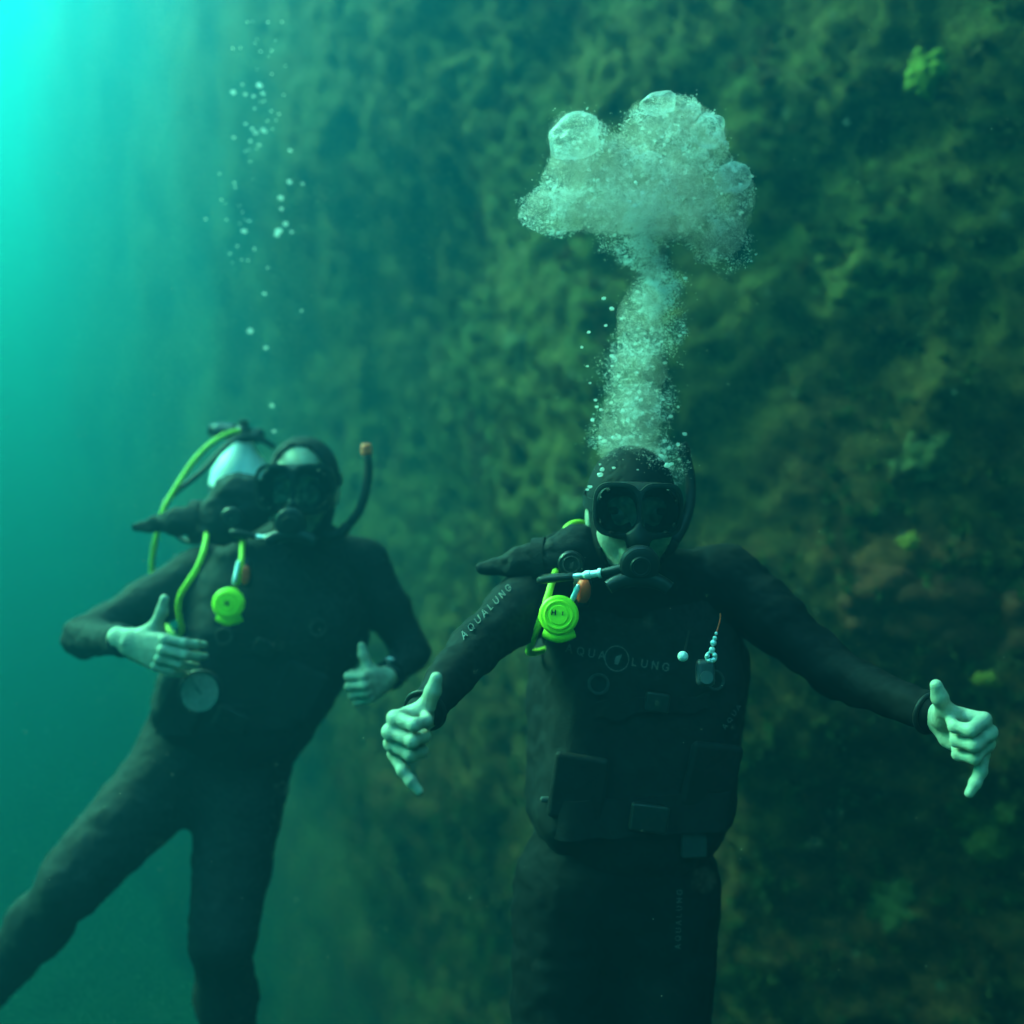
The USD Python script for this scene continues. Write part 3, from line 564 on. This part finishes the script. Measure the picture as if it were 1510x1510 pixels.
# pressure gauge hanging at the left diver's waist
gp, go = at(295, 1020, 2.33), np.array((-.08, -1, .12)); R = frame_of(go)
t = thing('pressure_gauge', 'round pale pressure gauge hanging below the left diver\'s flat hand', 'gauge', gp)
part(t, 'case', lathe([(0, -.022), (.040, -.022), (.047, -.014), (.048, .002), (.045, .006), (.042, .006), (.042, .001), (0, .001)], R, gp), rubber)
part(t, 'dial', lathe([(0, .0012), (.0418, .0012), (.0418, .003), (0, .003)], R, gp), gauge_face)
part(t, 'needle', place(slab(Polygon([(-.001, -.006), (.001, -.006), (.0004, .030), (-.0004, .030)]), .0012, .0002), R @ np.array([[.8, -.6, 0], [.6, .8, 0], [0, 0, 1]]), gp + go * .004), black_print)
part(t, 'hose', tube([gp + R @ np.array([0, .04, -.012]), at(262, 965, 2.38), at(240, 900, 2.52), at(262, 820, 2.62)], .006, 10), rubber, smooth=True)
# white pull knobs on cords
def knob(label, c, r, cord):
    t = thing('pull_knob', label, 'knob', c); part(t, 'ball', sphere(c, r), whitep, smooth=True); part(t, 'cord', tube([c] + cord, .0018, 6), nylon)
knob('small white ball knob beside the left diver\'s clenched thumb up hand', at(575, 976, 2.43), .0105, [at(582, 962, 2.47), at(586, 945, 2.53)])
knob('small white ball knob on the chest of the diver with spread arms', at(1007, 968, 1.865), .0092, [at(1012, 950, 1.90), at(1016, 930, 1.93)])
# bright chain clip with a grey case under it
cc = at(1049, 967, 1.86); t = thing('chain_clip', 'bright metal beads and ring on the chest of the diver with spread arms', 'clip', cc)
for px, py, r in ((1056, 934, .0030), (1054, 941, .0042), (1052, 948, .0058), (1050, 958, .0055)): part(t, 'bead', sphere(at(px, py, 1.862), r), steel, smooth=True)
for px, py in ((1043, 967), (1046, 974), (1052, 973), (1054, 966)): part(t, 'bead', sphere(at(px, py, 1.860), .0042), steel, smooth=True)
part(t, 'ring', torus(.0085, .0022, frame_of((0, -1, .1)), at(1048.5, 969, 1.861)), steel, smooth=True)
part(t, 'cord', tube([at(1049, 966, 1.863), at(1052, 948, 1.864), at(1058, 928, 1.872), at(1062, 905, 1.90)], .0014, 6), redp)
gc = at(1040, 992, 1.868); t = thing('dive_light', 'small grey torch case hanging under the bright beads', 'torch', gc)
part(t, 'case', rbox((.032, .046, .024), .009, frame_of((0, -1, .1)), gc), simple('torch_grey', (.05, .05, .06), .5))
part(t, 'lens', lathe([(0, 0), (.011, 0), (.011, .004), (0, .004)], frame_of((0, -1, .1)), gc + np.array([0, -.0118, -.006]), 20), greyplastic)
# print on the chest and on the sleeves
fv, fs, fall = Front(B.vest), Front(B.suit), Front(cat_([B.vest, B.suit]))
side_r = np.array([.98, 0, -.16]); side_u = np.array([.16, 0, .98])
for txt, px, py in (('AQUA', 838, 975), ('LUNG', 939, 993)):
    for m in lettering(txt, .0140, at(px, py, 1.87), side_r, side_u, fv, True, .004): part(B.vt, 'lettering', m, print_grey)
th = np.linspace(0, 2 * np.pi, 41)[:-1]; cs = np.stack([np.cos(th), np.sin(th)], 1)
for m in (slab(Polygon(cs * .0225, [cs[::-1] * .0205]), .0015, .0002), slab(Polygon([(-.004, -.010), (.0035, -.010), (.0085, .009), (-.002, .003)]), .0015, .0002)):
    v = np.array(m.vertices); part(B.vt, 'chest_emblem', trimesh.Trimesh(onto(at(918, 983, 1.87) + v[:, :1] * side_r + v[:, 1:2] * side_u, v[:, 2], fv, .004), m.faces, process=False), print_grey)
def sleeve(person, front, txt, h, p0, p1, mat=print_grey):
    r = unit((p1 - p0) * np.array([1, 0, 1])); u = np.array([-r[2], 0, r[0]])
    for q in lettering(txt, h, p0, r, u, front, True, .003): part(person, 'lettering', q, mat)
sleeve(B.t, fs, 'AQUALUNG', .0105, at(680, 952, 1.74), at(752, 876, 1.86))
sleeve(B.vt, fv, 'AQUA', .010, at(1082, 1090, 1.90), at(1120, 1045, 1.90))
faint = simple('faint_print', (.06, .06, .06), .6)
for nm, px, py, w, hh, mm in (('label_tab', 925, 1240, .048, .008, faint), ('label_tab', 812, 1192, .034, .010, faint), ('utility_pouch', 1030, 1250, .046, .070, simple('pouch_grey', (.022, .025, .028), .7))):
    p0 = at(px, py, 1.92)[None]; p0[:, 1] = fall.y(p0); part(B.vt, nm, rbox((w, hh, .010 if nm == 'label_tab' else .03), .004, frame_of((.1, -1, .1)), p0[0]), mm)
sleeve(B.t, fs, 'AQUALUNG', .010, at(1008, 1412, 1.95), at(1010, 1365, 1.95), faint)

# ------------------------------------------------------------------ life on the rock wall
spm = {}
def lump(name, px, py, size, cols, label, cat='sponge', seed=0, flat=.6, group=None):
    p, n = on_wall(px, py); g = np.random.default_rng(seed); nb = 160 if size > .03 else 14; V, F = [], []; ball = trimesh.creation.icosphere(1, 1.0)
    st = np.exp(g.normal(0, .10, 2)); got = []
    for q in range(nb):                                                   # many small knobs grown together, ragged at the rim
        a, rr = g.uniform(0, 2 * np.pi), abs(g.normal(0, .46)); rr *= .9 + .2 * meshkit.noise(np.array([math.cos(a) * 1.5 + seed, math.sin(a) * 1.5, seed * 1.7]), seed)
        R_ = g.uniform(.08, .20) * (1.15 - .35 * min(rr, 1.5)); c = np.array([math.cos(a) * rr * st[0], math.sin(a) * rr * st[1], flat * max(0, .75 - .5 * rr * rr)])
        if got and min(np.linalg.norm(c - o) - .8 * (R_ + ro) for o, ro in got) > -.02: continue
        if not got: c = np.array([0, 0, flat * .6]); R_ = .3
        got.append((c, R_ * .8)); q = len(got) - 1
        v = np.array(ball.vertices); v = v * (1 + .35 * (meshkit.noise(v * 1.7 + q, seed) - .5) * 2)[:, None]; V.append((c + v * R_ * np.array([1, 1, .8])) * size); F.append(ball.faces + q * len(v))
    m = trimesh.Trimesh(np.vstack(V), np.vstack(F), process=False)
    if cols not in spm: spm[cols] = mottled('growth_%d' % len(spm), cols[0], cols[1], 22, .85, .1, .006, 50)
    single(name, place(m, frame_of(n, (.1, .2, 1)), p + n * size * .12), spm[cols], label, cat, group, smooth=True)
def crust(px, py, size, cols, label, seed, stretch=1.0, thick=.02):
    """a growth that lies on the rock as an uneven skin, its ragged rim sunk into the stone"""
    p, (s0, z0) = on_wall(px, py, True); n = 56; g = np.linspace(-2, 2, n); a, b = np.meshgrid(s0 + g * size * stretch, z0 + g * size, indexing='ij'); W = wall_point(a, b)
    du, dv = np.gradient(W, axis=0), np.gradient(W, axis=1); N = np.cross(du, dv); N /= np.linalg.norm(N, axis=-1, keepdims=True); N *= np.sign(-(N * W).sum(-1, keepdims=True))
    d = np.hypot((a - s0) / size / stretch, (b - z0) / size); q = np.stack([a, b, 0 * a + seed], -1) / size
    e = 1 - d + 1.5 * (meshkit.fbm(q * 1.3, 3, seed) - .5) + .8 * (meshkit.fbm(q * 4, 3, seed + 1) - .5); h = thick * np.clip(e * 2.2, -1, 1) + .7 * thick * (meshkit.fbm(q * 7, 3, seed + 2) - .5)
    V = (W + N * h[..., None]).reshape(-1, 3); i, j = np.meshgrid(np.arange(n - 1), np.arange(n - 1), indexing='ij'); k = (i * n + j).ravel(); F = np.stack([k, k + n, k + n + 1, k + 1], 1); F = F[(h.ravel()[F] > -.35 * thick).any(1)]
    m = trimesh.Trimesh(V, np.vstack([F[:, [0, 1, 2]], F[:, [0, 2, 3]]]), process=False); m.remove_unreferenced_vertices(); pc = max(m.split(only_watertight=False), key=lambda x: len(x.faces))
    if cols not in spm: spm[cols] = mottled('growth_%d' % len(spm), cols[0], cols[1], 22, .85, .1, .006, 50)
    single('sponge', pc, spm[cols], label, 'sponge', smooth=True)
YG = ((.09, .11, .015), (.15, .18, .02)); OL = ((.07, .055, .012), (.11, .09, .02)); RB = ((.085, .022, .010), (.13, .032, .014)); PG = ((.055, .050, .018), (.085, .078, .028)); GO = ((.16, .10, .012), (.22, .15, .02)); WH = ((.25, .24, .2), (.36, .35, .3))
lump('sponge', 1370, 120, .105, YG, 'bright yellow green sponge high on the rock at upper right', seed=1, flat=1.0)
lump('sponge', 1330, 787, .045, GO, 'golden yellow sponge on the rock above the outstretched arm', seed=2, flat=.9)
lump('sponge', 1440, 985, .055, GO, 'olive gold sponge just above the outstretched thumb at right', seed=3, flat=.9)
crust(1340, 915, .13, RB, 'broad rust brown encrusting sponge above the outstretched arm', 4, 1.7, .02)
crust(1345, 690, .07, PG, 'pale green sponge patch on the rock right of the bubble column', 5, 1.2, .015)
crust(715, 110, .15, OL, 'dim yellow olive sponge left of the bubble cloud top', 6, 1.0, .03)
crust(750, 520, .08, PG, 'pale rounded sponge left of the rising bubble column', 7, 1.0, .02)
crust(1450, 1250, .10, OL, 'olive brown sponge below the outstretched right hand', 8, 1.2, .02)
crust(1255, 420, .10, OL, 'flat olive sponge patch right of the bubble cloud', 9, 1.3, .015)
crust(1300, 1330, .08, PG, 'dim pale green sponge at the lower right corner rocks', 10, 1.0, .015)
crust(830, 745, .08, PG, 'pale sponge on the rock just left of the bubble diver\'s mask', 11, 1.0, .015)
for q, (px, py, s) in enumerate(((1312, 793, .011), (1165, 867, .012), (1190, 905, .010), (1425, 1170, .011), (1395, 595, .012), (1158, 590, .010), (1240, 195, .020))):
    lump('barnacle', px, py, s, WH, ('tiny white barnacle left of the golden sponge', 'white barnacle on the rock above the shoulder of the diver with spread arms', 'lower white barnacle beside that diver\'s upper arm', 'pale barnacle just under the right outstretched hand',
         'white barnacle on bare rock at the right, above the pale green patch', 'tiny white barnacle right of the bubble column', 'pale barnacle cluster right of the bubble cloud, high up')[q], 'barnacle', 30 + q, .8)

def blades(nb, h, w, seed, curl=.5):
    r = np.random.default_rng(seed); V, F = [], []
    for q in range(nb):
        a = r.uniform(0, 2 * np.pi); lean = r.uniform(.1, .9); L = h * r.uniform(.5, 1.1); d = np.array([math.cos(a), math.sin(a), 0]); s = np.array([-d[1], d[0], 0]); o = np.append(r.normal(0, h * .22, 2), -.004); k = len(V)
        for z, ww in ((0, .7), (.5, 1.0), (.85, .7), (1, .1)):
            c = o + d * lean * L * (z ** 1.6) + np.array([0, 0, L * z * (1 - .25 * lean * z)]); V += [c - s * w * ww * .5, c + s * w * ww * .5]
        for z in range(3): F += [[k + 2 * z, k + 2 * z + 1, k + 2 * z + 3], [k + 2 * z, k + 2 * z + 3, k + 2 * z + 2]]
    return np.array(V), np.array(F)
turfm = usdkit.material(stage, '/World/Looks/seaweed', {"o": ("object_info", {}), "g": ("geometry", {}), "n": ("noise_texture", {"scale": 2.2, "detail": 3.0}),
    "r": ("rgb_ramp", {"ramp": [(.28, (.085, .032, .015)), (.42, (.070, .058, .015)), (.52, (.062, .074, .016)), (.62, (.090, .058, .02)), (.74, (.075, .024, .018))]}),
    "p": ("principled_bsdf", {"roughness": .8, "specular_ior_level": .15}), "t": ("translucent_bsdf", {}), "m": ("mix_closure", {"fac": .3})},
    [("g.position", "n.vector"), ("n.fac", "r.fac"), ("r.color", "p.base_color"), ("r.color", "t.color"), ("p.BSDF", "m.closure1"), ("t.BSDF", "m.closure2")], surface="m.closure")
def instancer(path, protos, mat, pos, quat, scale, idx, kind='stuff', label=None, cat=None):
    pi = UsdGeom.PointInstancer.Define(stage, path); rel = pi.CreatePrototypesRel()
    for q, (nm, m, sm) in enumerate(protos): usdkit.mesh(stage, f'{path}/{nm}_{q:03d}', m, mat, smooth=sm); rel.AddTarget(f'{path}/{nm}_{q:03d}')
    pi.CreatePositionsAttr(Vt.Vec3fArray.FromNumpy(np.asarray(pos, np.float32))); pi.CreateProtoIndicesAttr(Vt.IntArray.FromNumpy(np.asarray(idx, np.int32)))
    pi.CreateScalesAttr(Vt.Vec3fArray.FromNumpy(np.repeat(np.asarray(scale, np.float32)[:, None], 3, 1)))
    if quat is not None: pi.CreateOrientationsAttr(Vt.QuathArray([Gf.Quath(float(w), float(x), float(y), float(z)) for w, x, y, z in quat]))
    tag(pi.GetPrim(), label, cat, None, kind); return pi
N = 22000
ss, zz = RNG.uniform(6.5, 20, N), RNG.uniform(-2.6, 2.4, N); keep = meshkit.fbm(np.stack([ss * 1.3, zz * 1.3, 0 * ss], -1), 3, 77) + RNG.uniform(-.18, .18, N) > .46; ss, zz = ss[keep], zz[keep]
P0, P1, P2 = wall_point(ss, zz), wall_point(ss + .04, zz), wall_point(ss, zz + .04); nn = np.cross(P1 - P0, P2 - P0); nn /= np.linalg.norm(nn, axis=1)[:, None]; nn *= np.sign(-(nn * P0).sum(1))[:, None]
nn = nn + np.array([0, 0, .35]) + RNG.normal(0, .25, nn.shape); nn /= np.linalg.norm(nn, axis=1)[:, None]
ax_ = np.stack([-nn[:, 1], nn[:, 0], 0 * nn[:, 0]], 1); an = np.arccos(np.clip(nn[:, 2], -1, 1)); ax_ /= np.linalg.norm(ax_, axis=1)[:, None]
q1 = np.concatenate([np.cos(an / 2)[:, None], ax_ * np.sin(an / 2)[:, None]], 1); sp_ = RNG.uniform(0, np.pi, len(an)); q2 = np.stack([np.cos(sp_), 0 * sp_, 0 * sp_, np.sin(sp_)], 1)
w1, x1, y1, z1_ = q1.T; w2, x2, y2, z2 = q2.T
qq = np.stack([w1 * w2 - x1 * x2 - y1 * y2 - z1_ * z2, w1 * x2 + x1 * w2 + y1 * z2 - z1_ * y2, w1 * y2 - x1 * z2 + y1 * w2 + z1_ * x2, w1 * z2 + x1 * y2 - y1 * x2 + z1_ * w2], 1)
instancer('/World/seaweed_turf', [('tuft', blades(18, .036, .006, 1), False), ('tuft', blades(26, .035, .005, 2), False), ('tuft', blades(12, .042, .009, 3), False), ('tuft', blades(24, .020, .006, 4), False)],
          turfm, P0, qq, RNG.uniform(.6, 1.5, len(ss)), RNG.choice(4, len(ss), p=[.3, .3, .12, .28]), label='short seaweed turf growing over the rock wall', cat='seaweed')

# ------------------------------------------------------------------ bubbles
bubm = usdkit.material(stage, '/World/Looks/bubble', {"p": ("principled_bsdf", {"base_color": (.88, .90, .90), "roughness": .3, "specular_ior_level": .8}), "tl": ("translucent_bsdf", {"color": (.88, .90, .90)}),
    "a": ("mix_closure", {"fac": .45}), "t": ("transparent_bsdf", {"color": (1, 1, 1)}), "m": ("mix_closure", {"fac": .55})},
    [("p.BSDF", "a.closure1"), ("tl.BSDF", "a.closure2"), ("a.closure", "m.closure1"), ("t.BSDF", "m.closure2")], surface="m.closure")
shellm = usdkit.material(stage, '/World/Looks/bubble_skin', {"p": ("principled_bsdf", {"base_color": (.7, .73, .73), "roughness": .15, "specular_ior_level": .9}), "tl": ("translucent_bsdf", {"color": (.88, .9, .9)}),
    "a": ("mix_closure", {"fac": .35}), "t": ("transparent_bsdf", {"color": (1, 1, 1)}), "l": ("layer_weight", {"blend": .35}), "r": ("map_range", {"from_min": .12, "from_max": .9, "to_min": .03, "to_max": .55, "clamp": True}), "m": ("mix_closure", {})},
    [("p.BSDF", "a.closure1"), ("tl.BSDF", "a.closure2"), ("l.facing", "r.value"), ("r.result", "m.fac"), ("t.BSDF", "m.closure1"), ("a.closure", "m.closure2")], surface="m.closure")
def wobbly(seed, sub=2, flat=.8):
    m = trimesh.creation.icosphere(sub, 1.0); v = np.array(m.vertices); v *= (1 + .30 * (meshkit.noise(v * 1.4 + seed * 7.3, seed) - .5) * 2)[:, None]; v[:, 2] *= flat; return trimesh.Trimesh(v, m.faces, process=False)
protos = [('bubble', wobbly(1, 1), True), ('bubble', wobbly(2, 1, .65), True), ('bubble', wobbly(3, 1, .9), True)]
K = TAN / 755 * 2.0                                               # metres per photograph pixel at the cloud's distance
lobes = [(850, 205, 46, 38, 5200), (985, 200, 72, 60, 15000), (1040, 222, 34, 50, 4500), (1070, 285, 44, 50, 5200), (820, 308, 55, 36, 6800), (890, 268, 92, 72, 19000), (985, 290, 98, 66, 16000), (1058, 338, 46, 52, 3400), (935, 305, 118, 36, 8000), (1075, 372, 30, 34, 900), (905, 350, 30, 26, 900)]
pts = []
for cx, cy, rx, ry, n in lobes:
    d = RNG.normal(size=(n, 3)); d /= np.linalg.norm(d, axis=1)[:, None]; r = RNG.uniform(0, 1, n) ** np.where(RNG.uniform(size=n) < .55, .10, .5)
    p = d * r[:, None] * np.array([rx * K, max(rx, ry) * .75 * K, ry * K]) + at(cx, cy, 2.0)
    loose = RNG.uniform(size=n) < .12; p[loose] += RNG.normal(0, 7 * K, (loose.sum(), 3)) * np.array([1, 1, .8])
    pts.append(p)
stem = [(938, 712, 54), (934, 690, 62), (930, 650, 66), (934, 600, 62), (940, 540, 56), (945, 480, 52), (956, 435, 42), (960, 390, 33), (955, 350, 38), (948, 310, 44)]
n = 78000; u = RNG.uniform(0, 1, n) ** .9; sx, sy, sr = (np.interp(u, np.linspace(0, 1, len(stem)), [s[q] for s in stem]) for q in range(3))
d = RNG.normal(size=(n, 3)); d /= np.linalg.norm(d, axis=1)[:, None]; d *= (RNG.uniform(0, 1, n) ** .42)[:, None]
base = np.stack([at(x, y, 2.0) for x, y in zip(sx, sy)]); wave = np.stack([meshkit.noise(np.stack([sy / 34, 0 * sy, 0 * sy], 1), 12) - .5, 0 * sy, 0 * sy], 1) * .05; st_ = base + wave + d * (sr * K)[:, None] * np.array([1, .8, .5])
loose = RNG.uniform(size=n) < .2; st_[loose] += RNG.normal(0, 9 * K, (loose.sum(), 3)); pts.append(st_)
isstem = np.concatenate([np.zeros(len(p), bool) if q < len(lobes) else np.ones(len(p), bool) for q, p in enumerate(pts)])
cloud = np.vstack(pts)
# turbulence gathers the bubbles into strands and leaves gaps
for it in range(3):
    g = 26 * 1.8 ** it; cloud = cloud + (.022 / 1.6 ** it) * np.stack([meshkit.noise(cloud * g + 9 * it, 51 + it) - .5, meshkit.noise(cloud * g + 9 * it, 61 + it) - .5, meshkit.noise(cloud * g + 9 * it, 71 + it) - .5], 1)
dens = meshkit.fbm(cloud * np.where(isstem[:, None], np.array([34, 34, 20]), np.array([24, 24, 24])), 3, 91)
fine = meshkit.noise(cloud * np.array([150, 150, 90]), 93)
keep = (RNG.uniform(size=len(cloud)) < .85) & (dens + .30 * (fine - .5) + RNG.uniform(-.16, .16, len(cloud)) > np.where(isstem, .45, .43)); cloud, isstem = cloud[keep], isstem[keep]
med = np.where(isstem, .00050, .00056); size = (med * np.exp(RNG.normal(0, .42, len(cloud)))).clip(.00035, .0024)
big_ = RNG.uniform(size=len(cloud)) < .004; size[big_] = RNG.uniform(.0022, .0045, big_.sum())
instancer('/World/exhaled_bubble_cloud', protos, bubm, cloud, None, size, RNG.integers(0, 3, len(cloud)), label='mushroom shaped cloud of exhaled bubbles rising from the diver with spread arms', cat='bubbles')
mf = Field(at(740, 730, 2.0) - .12, at(1130, 110, 2.0) + .14, .0075)
for cx, cy, rx, ry, n in lobes[:9]: mf.ell(at(cx, cy, 2.0), np.array([rx, max(rx, ry) * .75, ry]) * K * .97, None, .02)
for (ax0, ay0, ar0), (bx0, by0, br0) in zip(stem[:-1], stem[1:]): mf.cone(at(ax0, ay0, 2.0), at(bx0, by0, 2.0), ar0 * K * .66, br0 * K * .66, .02, ((0, 1, 0), .8))
mist = smooth(mf.mesh(), 3); mist.vertices = mist.vertices + mist.vertex_normals * (.026 * (meshkit.fbm(mist.vertices * 26, 3, 15) - .5) + .014 * (meshkit.fbm(mist.vertices * 70, 2, 16) - .5))[:, None]
mistm = usdkit.material(stage, '/World/Looks/bubble_mist', {"g": ("texture_coordinate", {}), "n": ("noise_texture", {"scale": 34.0, "detail": 6.0, "roughness": .68, "distortion": .6}), "r": ("map_range", {"from_min": .41, "from_max": .64, "to_min": .12, "to_max": 12.0, "clamp": True}),
    "v": ("principled_volume", {"color": (.93, .95, .95), "anisotropy": .0})}, [("g.object", "n.vector"), ("n.fac", "r.value"), ("r.result", "v.density")], volume="v.volume")
single('bubble_mist', mist, mistm, 'milky mist of the finest bubbles inside the rising bubble cloud', 'bubbles', kind='stuff', smooth=False)
def cap(px, py, r, label, flat=.8, seed=1, Y=1.96):
    m = wobbly(seed, 4, flat); v = np.array(m.vertices) * r; v += .03 * r * (meshkit.fbm(v / r * 5, 2, seed)[:, None] - .5) * v / r; m.vertices = v + at(px, py, Y)
    single('cap_bubble', m, shellm, label, 'bubble', 'largest bubbles on top of the bubble cloud', smooth=True)
cap(850, 200, .047, 'large smooth dome bubble at the upper left of the bubble cloud', .85, 3)
cap(973, 152, .032, 'bright lens shaped bubble on the very top of the bubble cloud', .62, 4)
cap(1021, 164, .013, 'small round bubble right of the bubble cloud\'s top', .9, 5)
cap(1000, 166, .011, 'tiny bright bubble between the top bubble and its right neighbour', .9, 6)
cap(1082, 262, .030, 'faint rounded bubble on the right shoulder of the bubble cloud', .9, 7)
cap(1046, 195, .030, 'rounded bubble bulging from the upper right of the bubble cloud', 1.0, 8)
# single bubbles: one shape of each kind, copied
UsdGeom.Scope.Define(stage, '/World/Looks')
for q in range(3):
    c = stage.CreateClassPrim(f'/bubble_shape_{q:03d}'); c.SetTypeName('Xform'); usdkit.mesh(stage, f'/bubble_shape_{q:03d}/skin', wobbly(11 + q, 2, (.7, .85, .6)[q]), '/World/Looks/bubble', smooth=True)
def bubble(p, r, label, group, q):
    x = UsdGeom.Xform.Define(stage, '/World/' + numbered('air_bubble')); x.AddTranslateOp().Set(Gf.Vec3d(*map(float, p))); x.AddRotateZOp().Set(float(RNG.uniform(0, 360))); x.AddScaleOp().Set(Gf.Vec3f(float(r), float(r), float(r)))
    x.GetPrim().GetReferences().AddInternalReference(f'/bubble_shape_{q:03d}'); x.GetPrim().SetInstanceable(True); tag(x.GetPrim(), label, 'bubble', group)
big = [(411, 341, 5.5), (421, 330, 4), (360, 341, 4.5), (414, 292, 4.5), (427, 268, 3.6), (428, 222, 3.6), (344, 136, 4), (383, 126, 4.5), (388, 138, 3.5), (388, 192, 3.6), (391, 194, 3), (345, 203, 3), (377, 196, 3.4), (369, 488, 5), (392, 513, 3.8), (390, 433, 3), (401, 598, 3.2), (404, 636, 3), (415, 308, 3), (408, 346, 4), (430, 342, 3), (372, 190, 3), (369, 208, 2.6), (382, 214, 2.6), (374, 142, 2.6), (362, 139, 2.6), (400, 164, 2.2), (446, 271, 2.4), (303, 323, 2.2), (368, 326, 2.2), (362, 183, 2.4), (445, 458, 2.0), (395, 395, 2.2), (366, 384, 2.0), (350, 363, 2.0)]
for q, (px, py, r) in enumerate(big): bubble(at(px, py, 2.5), r * .95 * TAN / 755 * 2.5, 'air bubble in the thin stream rising above the left diver', 'bubbles of the thin stream above the left diver', q % 3)
for q in range(45):
    y = RNG.uniform(30, 430); x = RNG.normal(375 + 20 * math.sin(y / 70), 26); bubble(at(x, y, 2.5), RNG.uniform(1.0, 2.0) * TAN / 755 * 2.5, 'air bubble in the thin stream rising above the left diver', 'bubbles of the thin stream above the left diver', q % 3)
stray = [(868, 490, 3), (858, 512, 2.6), (866, 540, 2.6), (890, 440, 4), (902, 455, 4), (880, 600, 3.4), (878, 590, 3), (886, 604, 3), (980, 650, 4), (1010, 640, 4), (1000, 655, 3.4), (870, 718, 4), (885, 700, 5), (888, 692, 4), (905, 690, 3), (940, 694, 4), (984, 686, 5), (990, 684, 4), (975, 672, 4), (912, 718, 2.6), (866, 722, 3), (1115, 375, 2.4), (1108, 385, 2.2), (870, 565, 2.2), (893, 480, 3), (1000, 600, 2.4)]
for q, (px, py, r) in enumerate(stray): bubble(at(px, py, 1.93 if py > 660 else 1.96), r * .9 * TAN / 755 * 1.95, 'loose air bubble beside the bubble column or on the hood beneath it', 'loose bubbles round the bubble column', q % 3)
n = 900; q = at(0, 0, 1); u, v_ = RNG.uniform(-.6, .6, n), RNG.uniform(-.55, .55, n); Yp = RNG.uniform(.7, 4.0, n)
instancer('/World/suspended_particles', [('particle', wobbly(5, 0), False)], simple('plankton', (.35, .33, .28), .8, .1), np.stack([u * Yp, Yp, v_ * Yp], 1), None, RNG.uniform(.0004, .0011, n), np.zeros(n, int), label='tiny specks drifting in the water', cat='specks')
